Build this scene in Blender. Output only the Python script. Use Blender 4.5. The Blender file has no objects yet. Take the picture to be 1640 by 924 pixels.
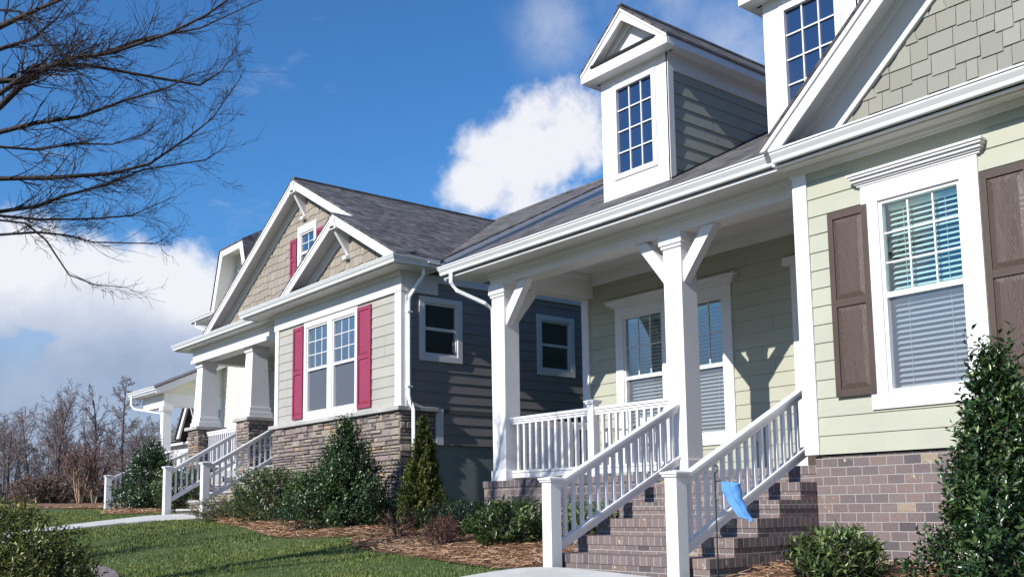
import bpy, math, random
import numpy as np
from mathutils import Vector, Matrix, geometry
R = math.radians
random.seed(7)
rng = np.random.default_rng(7)
sc = bpy.context.scene
COL = sc.collection

# ------------------------------------------------------------------ camera
cd = bpy.data.cameras.new('camera'); cam = bpy.data.objects.new('camera', cd); COL.objects.link(cam)
YAW, PITCH, ROLL = R(51.05), R(6.82), R(-0.79)
fw = Vector((-math.sin(YAW), math.cos(YAW), 0)); rt = Vector((fw.y, -fw.x, 0)); up = Vector((0, 0, 1))
W = Matrix((rt, up, -fw)).transposed()
cam.matrix_world = (W @ Matrix.Rotation(PITCH, 3, 'X') @ Matrix.Rotation(ROLL, 3, 'Z')).to_4x4()
cd.sensor_width = 36; cd.lens = 1579/1640*36; cd.shift_y = 162.2/1640
cd.clip_end = 2000; cd.clip_start = .05
sc.camera = cam

# ------------------------------------------------------------------ light
SUN = Vector((.10, -1, .62)).normalized()           # towards the sun
sd = bpy.data.lights.new('sun', 'SUN'); so = bpy.data.objects.new('sun', sd); COL.objects.link(so)
so.rotation_euler = SUN.to_track_quat('Z', 'Y').to_euler()
sd.energy = 5.0; sd.angle = R(.53); sd.color = (1, .965, .9)
wd = bpy.data.worlds.new('World'); sc.world = wd; wd.use_nodes = True
sc.view_settings.view_transform = 'Standard'; sc.view_settings.look = 'None'
sc.view_settings.exposure = 0.28; sc.view_settings.gamma = 1
sc.render.engine = 'CYCLES'
sc.cycles.max_bounces = 8; sc.cycles.transparent_max_bounces = 12

class NT:
    """tiny node helper"""
    def __init__(s, nt): s.nt = nt; s.N = nt.nodes; s.L = nt.links; s.N.clear()
    def n(s, t, **k):
        o = s.N.new(t)
        for a, v in k.items(): setattr(o, a, v)
        return o
    def put(s, sock, v):
        if v is None: return
        if hasattr(v, 'is_linked') or hasattr(v, 'links'): s.L.new(v, sock)
        else: sock.default_value = v
    def m(s, op, a, b=None, c=None, clamp=False):
        o = s.n('ShaderNodeMath', operation=op, use_clamp=clamp)
        s.put(o.inputs[0], a); s.put(o.inputs[1], b)
        if c is not None: s.put(o.inputs[2], c)
        return o.outputs[0]
    def vm(s, op, a, b=None):
        o = s.n('ShaderNodeVectorMath', operation=op); s.put(o.inputs[0], a); s.put(o.inputs[1], b)
        return o.outputs['Value'] if op in ('LENGTH', 'DOT_PRODUCT', 'DISTANCE') else o.outputs[0]
    def mix(s, f, a, b, t='MIX'):
        o = s.n('ShaderNodeMix', data_type='RGBA', blend_type=t, clamp_factor=True)
        s.put(o.inputs[0], f); s.put(o.inputs[6], c4(a)); s.put(o.inputs[7], c4(b)); return o.outputs[2]
    def mr(s, v, a, b, c=0., d=1., smooth=True):
        o = s.n('ShaderNodeMapRange', interpolation_type='SMOOTHSTEP' if smooth else 'LINEAR'); s.put(o.inputs[0], v)
        for i, x in enumerate((a, b, c, d)): s.put(o.inputs[i+1], x)
        return o.outputs[0]
    def noise(s, vec, scale, detail=4, rough=.55, out='Fac', dist=0):
        o = s.n('ShaderNodeTexNoise'); s.put(o.inputs['Vector'], vec)
        o.inputs['Scale'].default_value = scale; o.inputs['Detail'].default_value = detail
        o.inputs['Roughness'].default_value = rough; o.inputs['Distortion'].default_value = dist
        return o.outputs[out]
    def ramp(s, f, stops, interp='LINEAR'):
        o = s.n('ShaderNodeValToRGB'); s.put(o.inputs[0], f); cr = o.color_ramp; cr.interpolation = interp
        while len(cr.elements) < len(stops): cr.elements.new(.5)
        for e, (p, c) in zip(cr.elements, stops): e.position = p; e.color = c4(c)
        return o.outputs[0]
    def xyz(s, x=0., y=0., z=0.):
        o = s.n('ShaderNodeCombineXYZ'); s.put(o.inputs[0], x); s.put(o.inputs[1], y); s.put(o.inputs[2], z); return o.outputs[0]
    def sep(s, v):
        o = s.n('ShaderNodeSeparateXYZ'); s.put(o.inputs[0], v); return o.outputs
    def bump(s, h, strength=.5, dist=.01, normal=None):
        o = s.n('ShaderNodeBump'); s.put(o.inputs['Height'], h); o.inputs['Strength'].default_value = strength
        o.inputs['Distance'].default_value = dist
        if normal is not None: s.put(o.inputs['Normal'], normal)
        return o.outputs[0]
def c4(c):
    if isinstance(c, (tuple, list)) and len(c) == 3: return (*c, 1)
    return c

# ---- sky with broken cloud, laid out by direction on the celestial sphere
def build_world():
    t = NT(wd.node_tree)
    sky = t.n('ShaderNodeTexSky', sky_type='NISHITA'); sky.sun_disc = False
    sky.sun_elevation = math.asin(SUN.z); sky.sun_rotation = math.atan2(SUN.x, SUN.y)
    sky.air_density = 1.25; sky.dust_density = .15; sky.ozone_density = 3.0; sky.altitude = 200
    d = t.n('ShaderNodeTexCoord').outputs['Generated']
    dx, dy, dz = t.sep(d)
    fb = t.noise(d, 7.5, 9, .58); fb2 = t.noise(d, 26, 6, .6)
    warp = t.noise(d, 4.2, 3, .5, 'Color')
    wv = t.vm('ADD', d, t.vm('MULTIPLY', t.vm('SUBTRACT', warp, (.5, .5, .5)), (.10, .10, .06)))
    field = None
    blobs = [((-.955, .22, .20), .125, 1.7), ((-.93, .29, .20), .115, 1.7), ((-.905, .35, .185), .075, 1.6), ((-.975, .14, .20), .13, 1.7),
             ((-.705, .60, .345), .095, 1.45), ((-.75, .565, .318), .06, 1.5), ((-.67, .62, .355), .085, 1.5), ((-.69, .60, .30), .085, 1.5),
                          ((-.95, .27, .145), .13, 2.6), ((-.90, .37, .13), .10, 2.4), ((-.98, .12, .14), .14, 2.8),
             ((.7, -.5, .4), .2, 1.5), ((-.5, -.8, .3), .2, 1.4)]
    for c, r, sq in blobs:
        df = t.vm('SUBTRACT', wv, c)
        ln = t.vm('LENGTH', t.vm('MULTIPLY', df, (1, 1, sq)))
        v = t.m('SUBTRACT', 1.0, t.m('DIVIDE', ln, r))
        field = v if field is None else t.m('MAXIMUM', field, v)
    fbm = t.m('ADD', t.m('MULTIPLY', t.m('SUBTRACT', fb, .5), 2.0), t.m('MULTIPLY', t.m('SUBTRACT', fb2, .5), .7))
    dens = t.mr(t.m('ADD', field, fbm), .04, .48)
    # thin streaks
    st = t.noise(t.vm('MULTIPLY', d, (3, 3, 9)), 3.0, 8, .6)
    thin = t.m('MULTIPLY', t.mr(st, .58, .8), .22)
    low = t.mr(dz, .11, .23, .95, 0)                      # bank of hazy cloud above the horizon
    lown = t.mr(t.noise(t.vm('MULTIPLY', d, (2, 2, 7)), 4, 6, .6), .0, .50, .5, 1)
    dens = t.m('MAXIMUM', dens, t.m('MAXIMUM', thin, t.m('MULTIPLY', low, lown)))
    ws = None
    for c, r in (((-.60, .66, .475), .085), ((-.545, .72, .43), .085), ((-.67, .60, .46), .07)):
        v = t.mr(t.vm('LENGTH', t.vm('SUBTRACT', d, c)), 0, r, 1, 0); ws = v if ws is None else t.m('MAXIMUM', ws, v)
    dens = t.m('MAXIMUM', dens, t.m('MULTIPLY', t.m('MULTIPLY', ws, t.mr(fb, .40, .68)), .45))
    # bright tops, grey-blue undersides
    shade = t.m('ADD', t.m('MULTIPLY', t.noise(wv, 9, 7, .6), .62), t.m('MULTIPLY', t.mr(t.m('ADD', dz, t.m('MULTIPLY', t.noise(d, 5, 3), .10)), .185, .29), .55))
    cc = t.ramp(shade, [(.28, (.36, .45, .62)), (.42, (.46, .54, .71)), (.60, (.64, .70, .83)), (.80, (.93, .94, .99))])
    bg1 = t.n('ShaderNodeBackground'); 
    sk = t.mix(1.0, sky.outputs[0], (.46, .92, 1.38), 'MULTIPLY')
    t.put(bg1.inputs[0], sk); bg1.inputs[1].default_value = .090
    bg2 = t.n('ShaderNodeBackground'); t.put(bg2.inputs[0], cc); bg2.inputs[1].default_value = .80
    mx = t.n('ShaderNodeMixShader'); t.put(mx.inputs[0], t.m('MULTIPLY', dens, .97)); t.L.new(bg1.outputs[0], mx.inputs[1]); t.L.new(bg2.outputs[0], mx.inputs[2])
    o = t.n('ShaderNodeOutputWorld'); t.L.new(mx.outputs[0], o.inputs[0])
build_world()

# ------------------------------------------------------------------ materials
def mat(name, fn):
    m = bpy.data.materials.new(name); m.use_nodes = True; t = NT(m.node_tree)
    b = t.n('ShaderNodeBsdfPrincipled'); o = t.n('ShaderNodeOutputMaterial'); t.L.new(b.outputs[0], o.inputs[0])
    b.inputs['Roughness'].default_value = .6; b.inputs['Specular IOR Level'].default_value = .35
    fn(t, b, o); return m
def rnd_attr(t, name='rnd'):
    a = t.n('ShaderNodeAttribute', attribute_name=name); return a.outputs['Fac']
def painted(col, rough=.45, amp=.06, bumpy=.12, grain=False, dirt=.0):
    def f(t, b, o):
        g = t.n('ShaderNodeNewGeometry').outputs['Position']
        n1 = t.noise(g, 2.3, 6, .6); uv = t.n('ShaderNodeUVMap').outputs[0]
        n2 = t.noise(t.vm('MULTIPLY', uv, (6, 160, 1)) if grain else g, 1.0 if grain else 70, 5, .6)
        v = t.m('ADD', t.mr(n1, .3, .7, 1-amp, 1+amp), t.m('MULTIPLY', t.m('SUBTRACT', n2, .5), amp))
        c = t.mix(1.0, col, t.xyz(v, v, v), 'MULTIPLY')
        if grain:
            c = t.mix(t.m('GREATER_THAN', rnd_attr(t), 1.5), c, tuple(x*.28 for x in col)); c = t.mix(t.mr(rnd_attr(t), 0, 1, 0, .07, False), c, (.1, .1, .1))
        if dirt: c = t.mix(t.mr(t.noise(g, 1.1, 8, .7), .52, .75, 0, dirt), c, tuple(x*.55 for x in col))
        t.put(b.inputs['Base Color'], c); b.inputs['Roughness'].default_value = rough
        t.put(b.inputs['Normal'], t.bump(n2, bumpy, .002))
    return f
M = {}
M['white'] = mat('white_paint', painted((.735, .715, .725), .38, .02, .05, dirt=.06))
M['trim2'] = mat('white_trim', painted((.65, .63, .62), .45, .03, .05, dirt=.08))
M['sage'] = mat('sage_siding', painted((.415, .415, .33), .55, .035, .22, True, .12))
M['taupe'] = mat('taupe_siding', painted((.39, .372, .335), .55, .04, .22, True, .12))
M['slate'] = mat('slate_siding', painted((.225, .203, .198), .55, .04, .22, True, .12))
M['olive'] = mat('dormer_siding', painted((.30, .305, .265), .55, .04, .22, True, .1))
M['cream'] = mat('cream_siding', painted((.68, .66, .57), .55, .03, .2, True, .08))
M['brownshut'] = mat('brown_shutter', painted((.080, .056, .047), .42, .08, .5, False, .2))
M['redshut'] = mat('raspberry_shutter', painted((.275, .040, .085), .4, .05, .2, False, .15))
M['alu'] = mat('white_gutter_metal', painted((.76, .765, .78), .25, .02, .02))
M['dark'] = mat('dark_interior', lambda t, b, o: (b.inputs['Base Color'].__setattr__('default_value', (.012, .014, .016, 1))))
M['black'] = mat('black_metal', lambda t, b, o: (b.inputs['Base Color'].__setattr__('default_value', (.015, .015, .017, 1))))
M['steel'] = mat('brushed_metal', lambda t, b, o: (b.inputs['Base Color'].__setattr__('default_value', (.55, .55, .55, 1)), b.inputs['Metallic'].__setattr__('default_value', .8), b.inputs['Roughness'].__setattr__('default_value', .3)))
M['blind'] = mat('blind_slat', lambda t, b, o: (b.inputs['Base Color'].__setattr__('default_value', (.72, .78, .74, 1))))
M['flag'] = mat('blue_cloth', painted((.10, .27, .60), .8, .12, .4))
M['parge'] = mat('grey_render', painted((.20, .215, .215), .8, .12, .8, False, .4))
def f_oakgrain(t, b, o):
    uv = t.n('ShaderNodeUVMap').outputs[0]
    v = t.vm('MULTIPLY', uv, (1, .22, 1))
    wn = t.n('ShaderNodeTexWave', wave_type='BANDS', bands_direction='X'); t.put(wn.inputs['Vector'], t.vm('ADD', v, t.vm('MULTIPLY', t.noise(v, 6, 3, .5, 'Color'), (.35, .35, 0))))
    wn.inputs['Scale'].default_value = 22; wn.inputs['Distortion'].default_value = 1.5; wn.inputs['Detail'].default_value = 3
    c = t.mix(t.m('MULTIPLY', t.mr(wn.outputs['Fac'], .72, .98), .20), (.080, .055, .046), (.22, .175, .155))
    t.put(b.inputs['Base Color'], c); b.inputs['Roughness'].default_value = .4
    t.put(b.inputs['Normal'], t.bump(wn.outputs['Fac'], .3, .002))
M['brownpanel'] = mat('brown_shutter_grain', f_oakgrain)

def cells(t, uv, w, h, gap, shift=.5):
    """running-bond cells: returns (in-cell mask, random colour socket, local y 0..1)"""
    x, y, _ = t.sep(uv)
    row = t.m('FLOOR', t.m('DIVIDE', y, h)); fy = t.m('SUBTRACT', t.m('DIVIDE', y, h), row)
    if shift == 'rand':
        wn = t.n('ShaderNodeTexWhiteNoise', noise_dimensions='1D'); t.put(wn.inputs['W'], row); off = wn.outputs['Value']
    else: off = t.m('MULTIPLY', t.m('MODULO', t.m('ADD', row, 1000), 2), shift)
    cx = t.m('ADD', t.m('DIVIDE', x, w), off); colm = t.m('FLOOR', cx); fx = t.m('SUBTRACT', cx, colm)
    ex = t.m('MULTIPLY', t.m('MINIMUM', fx, t.m('SUBTRACT', 1, fx)), w); ey = t.m('MULTIPLY', t.m('MINIMUM', fy, t.m('SUBTRACT', 1, fy)), h)
    e = t.m('MINIMUM', ex, ey)
    wn = t.n('ShaderNodeTexWhiteNoise', noise_dimensions='2D'); t.put(wn.inputs['Vector'], t.xyz(colm, row, 0))
    return e, wn.outputs['Value'], wn.outputs['Color'], fy, fx
def brickmat(w, h):
    def f(t, b, o):
        uv0 = t.n('ShaderNodeUVMap').outputs[0]
        uv = t.vm('ADD', uv0, t.vm('MULTIPLY', t.vm('SUBTRACT', t.noise(uv0, 9, 3, .5, 'Color'), (.5, .5, .5)), (.007, .007, 0)))
        e, rv, rc, fy, fx = cells(t, uv, w, h, .005)
        nz = t.noise(uv0, 38, 5, .65); e2 = t.m('ADD', e, t.m('MULTIPLY', t.m('SUBTRACT', nz, .5), .006))
        mask = t.mr(e2, .0036, .0062)
        base = t.ramp(rv, [(0, (.082, .070, .078)), (.03, (.150, .115, .116)), (.30, (.172, .132, .130)), (.60, (.136, .108, .113)), (.86, (.182, .134, .124)), (.962, (.27, .215, .16)), (.98, (.095, .083, .092))], 'CONSTANT')
        base = t.mix(t.mr(nz, .35, .75, 0, .5), base, t.mix(1, base, (1.5, 1.45, 1.4), 'MULTIPLY'))
        blot = t.m('MULTIPLY', t.mr(t.noise(uv0, 11, 5, .7), .60, .66), t.mr(rv, .80, .81))
        base = t.mix(blot, base, (.50, .42, .27))
        mor = t.mix(nz, (.25, .235, .225), (.41, .385, .355))
        t.put(b.inputs['Base Color'], t.mix(mask, mor, base)); b.inputs['Roughness'].default_value = .85
        hgt = t.m('ADD', t.m('MULTIPLY', mask, .8), t.m('MULTIPLY', nz, .5))
        t.put(b.inputs['Normal'], t.bump(hgt, .8, .008))
    return f
M['brick'] = mat('brown_brick', brickmat(.166, .0848))
M['rowlock'] = mat('rowlock_brick', brickmat(.0848, .40))
M['pavers'] = mat('red_paver', lambda t, b, o: (brickmat(.21, .105)(t, b, o)))
def f_shingle(t, b, o):
    uv = t.n('ShaderNodeUVMap').outputs[0]
    e, rv, rc, fy, fx = cells(t, uv, .30, .142, .004, 'rand')
    e2, rv2, rc2, fy2, fx2 = cells(t, uv, .12, .142, .004, 'rand')
    gr = t.noise(uv, 260, 2, .5); big = t.noise(uv, .8, 4, .6)
    v = t.m('ADD', t.m('MULTIPLY', rv, .5), t.m('MULTIPLY', rv2, .5))
    c = t.ramp(v, [(.12, (.050, .047, .050)), (.40, (.122, .115, .119)), (.65, (.172, .162, .167)), (.92, (.27, .254, .258))])
    c = t.mix(t.mr(gr, .3, .7, .0, .55), c, (.03, .028, .03))
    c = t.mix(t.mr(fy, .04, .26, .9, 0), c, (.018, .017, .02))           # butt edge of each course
    c = t.mix(t.mr(big, .35, .75, 0, .3), c, (.16, .145, .15))
    t.put(b.inputs['Base Color'], c); b.inputs['Roughness'].default_value = .9
    h = t.m('ADD', t.m('MULTIPLY', t.m('SUBTRACT', 1, fy), .7), t.m('ADD', t.m('MULTIPLY', rv2, .5), t.m('MULTIPLY', gr, .25)))
    t.put(b.inputs['Normal'], t.bump(h, 1.0, .03))
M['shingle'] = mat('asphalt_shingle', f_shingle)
def f_stone(t, b, o):
    r = rnd_attr(t); g = t.n('ShaderNodeNewGeometry').outputs['Position']
    n = t.noise(g, 22, 6, .65); n2 = t.noise(g, 90, 4, .6)
    c = t.ramp(r, [(0, (.15, .13, .125)), (.14, (.215, .185, .165)), (.34, (.26, .225, .19)), (.50, (.20, .165, .165)), (.64, (.285, .24, .195)), (.80, (.225, .175, .17)), (.93, (.33, .225, .145)), (.96, (.165, .148, .148))], 'CONSTANT')
    c = t.mix(t.mr(n, .3, .75, 0, .7), c, t.mix(1, c, (1.7, 1.65, 1.6), 'MULTIPLY')); c = t.mix(t.mr(n2, .5, .8, 0, .5), c, (.06, .055, .055))
    t.put(b.inputs['Base Color'], c); b.inputs['Roughness'].default_value = .9
    t.put(b.inputs['Normal'], t.bump(t.m('ADD', n, t.m('MULTIPLY', n2, .5)), .9, .02))
M['stone'] = mat('ledge_stone', f_stone)
M['cap'] = mat('stone_cap', painted((.40, .38, .37), .85, .15, .9, False, .3))
def f_shake(t, b, o, col):
    r = rnd_attr(t); uv = t.n('ShaderNodeUVMap').outputs[0]
    n = t.noise(t.vm('MULTIPLY', uv, (120, 5, 1)), 1, 5, .6)
    v = t.m('ADD', t.mr(r, 0, 1, .90, 1.08, False), t.m('MULTIPLY', t.m('SUBTRACT', n, .5), .22))
    t.put(b.inputs['Base Color'], t.mix(1, col, t.xyz(v, v, v), 'MULTIPLY')); b.inputs['Roughness'].default_value = .65
    t.put(b.inputs['Normal'], t.bump(n, .3, .003))
M['shake'] = mat('grey_green_shake', lambda t, b, o: f_shake(t, b, o, (.255, .250, .215)))
M['shake2'] = mat('tan_shake', lambda t, b, o: f_shake(t, b, o, (.30, .262, .215)))
def f_glass(refl, tint, haze=0.0):
    def f(t, b, o):
        gl = t.n('ShaderNodeBsdfGlossy'); gl.inputs['Roughness'].default_value = .015; gl.inputs['Color'].default_value = (.85, .95, 1, 1)
        tr = t.n('ShaderNodeBsdfTransparent'); tr.inputs['Color'].default_value = c4(tint)
        g = t.n('ShaderNodeNewGeometry').outputs['Position']
        t.put(gl.inputs['Normal'], t.bump(t.noise(g, 2.2, 2, .4), .03, .05))
        lw = t.n('ShaderNodeLayerWeight'); lw.inputs[0].default_value = .25
        mx = t.n('ShaderNodeMixShader'); t.put(mx.inputs[0], t.mr(lw.outputs['Fresnel'], 0, 1, refl, 1, False))
        last = tr.outputs[0]
        if haze:
            df = t.n('ShaderNodeBsdfDiffuse'); df.inputs['Color'].default_value = (.30, .31, .36, 1)
            m2 = t.n('ShaderNodeMixShader'); m2.inputs[0].default_value = haze
            t.L.new(tr.outputs[0], m2.inputs[1]); t.L.new(df.outputs[0], m2.inputs[2]); last = m2.outputs[0]
        t.L.new(last, mx.inputs[1]); t.L.new(gl.outputs[0], mx.inputs[2]); t.L.new(mx.outputs[0], o.inputs[0])
    return f
M['glass'] = mat('window_glass', f_glass(.16, (.74, .90, .88)))
M['glassmid'] = mat('half_reflective_glass', f_glass(.26, (.74, .90, .88)))
M['glassblue'] = mat('reflective_glass', f_glass(.45, (.55, .7, .75)))
M['screen'] = mat('insect_screen_glass', f_glass(.10, (.74, .78, .84), .30))
def f_dormglass(t, b, o):
    g = t.n('ShaderNodeNewGeometry').outputs['Position']
    n = t.noise(g, 260, 2, .5)
    t.put(b.inputs['Base Color'], t.mix(t.mr(n, .66, .74), (.016, .042, .115), (.10, .16, .28)))
    b.inputs['Roughness'].default_value = .08; b.inputs['Specular IOR Level'].default_value = .5
M['dormglass'] = mat('dusty_blue_glass', f_dormglass)
def f_leaf(c0, c1, c2, gloss=.35, trans=.25):
    def f(t, b, o):
        r = rnd_attr(t)
        c = t.ramp(r, [(0, c0), (.5, c1), (.93, c2), (1, tuple(min(1, x*1.8) for x in c2))])
        t.put(b.inputs['Base Color'], c); b.inputs['Roughness'].default_value = gloss; b.inputs['Specular IOR Level'].default_value = .5
        tl = t.n('ShaderNodeBsdfTranslucent'); t.put(tl.inputs[0], t.mix(1, c, (1.3, 1.6, .6), 'MULTIPLY'))
        mx = t.n('ShaderNodeMixShader'); mx.inputs[0].default_value = trans
        t.L.new(b.outputs[0], mx.inputs[1]); t.L.new(tl.outputs[0], mx.inputs[2]); t.L.new(mx.outputs[0], o.inputs[0])
    return f
M['holly'] = mat('holly_leaf', f_leaf((.012, .028, .012), (.028, .062, .020), (.075, .12, .035), .28, .15))
M['holly_l'] = mat('laurel_leaf', f_leaf((.018, .038, .014), (.045, .085, .024), (.12, .16, .05), .32, .2))
M['box'] = mat('boxwood_leaf', f_leaf((.030, .040, .010), (.095, .110, .022), (.24, .23, .07), .38, .2))
M['arbor'] = mat('arborvitae_leaf', f_leaf((.016, .028, .007), (.052, .066, .012), (.16, .165, .028), .6, .2))
M['nandina'] = mat('reddish_leaf', f_leaf((.07, .025, .02), (.14, .05, .035), (.20, .10, .06), .6, .2))
M['brownleaf'] = mat('russet_leaf', f_leaf((.06, .040, .030), (.13, .082, .062), (.21, .14, .11), .8, .1))
def f_bark(c0, c1):
    def f(t, b, o):
        g = t.n('ShaderNodeNewGeometry').outputs['Position']
        n = t.noise(t.vm('MULTIPLY', g, (1, 1, .25)), 30, 6, .7)
        t.put(b.inputs['Base Color'], t.mix(t.mr(n, .3, .7), c0, c1)); b.inputs['Roughness'].default_value = .85
        t.put(b.inputs['Normal'], t.bump(n, .6, .02))
    return f
M['bark'] = mat('grey_bark', f_bark((.045, .035, .034), (.17, .14, .13)))
M['barkdark'] = mat('dark_twig_bark', f_bark((.018, .013, .016), (.070, .050, .050)))
M['barktan'] = mat('tan_bark', f_bark((.24, .15, .09), (.42, .30, .20)))
M['redtwig'] = mat('red_brown_twig', f_bark((.15, .085, .070), (.26, .16, .125)))
M['twig'] = mat('purple_brown_twig', f_bark((.16, .125, .125), (.27, .22, .215)))
def f_lawn(t, b, o):
    g = t.n('ShaderNodeNewGeometry').outputs['Position']
    n = t.noise(g, 1.1, 6, .6); n2 = t.noise(g, 45, 4, .7)
    c = t.mix(t.mr(n, .35, .65), (.055, .095, .022), (.095, .135, .036)); c = t.mix(t.mr(n2, .3, .8), c, t.mix(1, c, (.45, .5, .4), 'MULTIPLY'))
    far = t.mr(t.vm('LENGTH', g), 34, 46)
    far2 = t.m('MULTIPLY', far, t.mr(t.noise(g, .12, 3, .5), .3, .55))
    c = t.mix(far2, c, (.20, .135, .09))
    t.put(b.inputs['Base Color'], c); b.inputs['Roughness'].default_value = .95
    t.put(b.inputs['Normal'], t.bump(n2, .6, .03))
M['lawn'] = mat('lawn_turf', f_lawn)
def f_grass(t, b, o):
    r = rnd_attr(t); g = t.n('ShaderNodeNewGeometry').outputs['Position']; n = t.noise(g, .9, 5, .6)
    c = t.ramp(r, [(0, (.045, .085, .020)), (.6, (.105, .160, .040)), (.92, (.17, .21, .070)), (.97, (.27, .25, .13))])
    c = t.mix(t.mr(n, .40, .62, .0, .8), c, t.mix(1, c, (1.35, 1.12, .75), 'MULTIPLY'))
    t.put(b.inputs['Base Color'], c); b.inputs['Roughness'].default_value = .6
M['grass'] = mat('grass_blade', f_grass)
def f_straw(t, b, o):
    g = t.n('ShaderNodeNewGeometry').outputs['Position']; n = t.noise(g, 3, 7, .7); n2 = t.noise(g, 80, 4, .7)
    c = t.mix(t.mr(n, .3, .7), (.27, .145, .080), (.42, .25, .15)); c = t.mix(t.mr(n2, .35, .7), c, (.07, .035, .02))
    t.put(b.inputs['Base Color'], c); b.inputs['Roughness'].default_value = .95; t.put(b.inputs['Normal'], t.bump(n2, 1, .04))
M['straw'] = mat('pine_straw_bed', f_straw)
def f_needle(t, b, o):
    t.put(b.inputs['Base Color'], t.ramp(rnd_attr(t), [(0, (.20, .09, .05)), (.5, (.45, .26, .15)), (1, (.62, .44, .29))])); b.inputs['Roughness'].default_value = .7
M['needle'] = mat('pine_needle', f_needle)
M['concrete'] = mat('pale_concrete', painted((.50, .49, .47), .9, .10, .7, False, .15))
M['asphalt'] = mat('road_asphalt', painted((.055, .055, .058), .9, .15, .9))

# ------------------------------------------------------------------ mesh helpers
def finish(obj, parent, label=None, cat=None, group=None, kind=None):
    COL.objects.link(obj)
    if parent is not None: obj.parent = parent
    if label: obj['label'] = label
    if cat: obj['category'] = cat
    if group: obj['group'] = group
    if kind: obj['kind'] = kind
    return obj
def origin_of(parent):
    while parent is not None:
        if parent.parent is None: return parent.location.copy()
        parent = parent.parent
    return Vector((0, 0, 0))
def from_arrays(name, V, F, m, parent=None, rnd=None, smooth=False, local=False, uv=True, **kw):
    """V (n,3), F list or (k,m) array"""
    V = np.asarray(V, float).reshape(-1, 3)
    if not local and parent is not None: V = V - np.array(origin_of(parent))
    me = bpy.data.meshes.new(name)
    if isinstance(F, np.ndarray):
        nf, k = F.shape
        me.vertices.add(len(V)); me.vertices.foreach_set('co', V.ravel())
        me.loops.add(nf*k); me.loops.foreach_set('vertex_index', F.ravel().astype(np.int32))
        me.polygons.add(nf); me.polygons.foreach_set('loop_start', np.arange(0, nf*k, k, dtype=np.int32))
        me.update(calc_edges=True)
    else: me.from_pydata(V.tolist(), [], F); me.update()
    if smooth: me.polygons.foreach_set('use_smooth', [True]*len(me.polygons))
    if rnd is not None:
        a = me.attributes.new('rnd', 'FLOAT', 'FACE'); a.data.foreach_set('value', np.asarray(rnd, np.float32))
    if uv:
        org = np.array(origin_of(parent)) if (parent is not None and not local) else np.zeros(3)
        npoly = len(me.polygons); nl = len(me.loops)
        nor = np.empty(npoly*3, np.float32); me.polygons.foreach_get('normal', nor); nor = nor.reshape(-1, 3)
        tot = np.empty(npoly, np.int32); me.polygons.foreach_get('loop_total', tot)
        li = np.empty(nl, np.int32); me.loops.foreach_get('vertex_index', li)
        n = np.repeat(nor, tot, 0); n = np.where((n[:, 1:2] > .01) | ((abs(n[:, 1:2]) <= .01) & (n[:, 0:1] < 0)), n, -n)
        u = np.stack([-n[:, 1], n[:, 0], np.zeros(len(n))], 1); ul = np.linalg.norm(u, axis=1)
        flat = ul < 1e-3; u[flat] = (1, 0, 0); ul[flat] = 1; u /= ul[:, None]
        v = np.cross(n, u); v[v[:, 2] < 0] *= -1; v[flat] = (0, 1, 0)
        P = V[li] + org
        l = me.uv_layers.new(name='UVMap'); l.data.foreach_set('uv', np.stack([(P*u).sum(1), (P*v).sum(1)], 1).astype(np.float32).ravel())
    me.materials.append(m)
    return finish(bpy.data.objects.new(name, me), parent, **kw)

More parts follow.
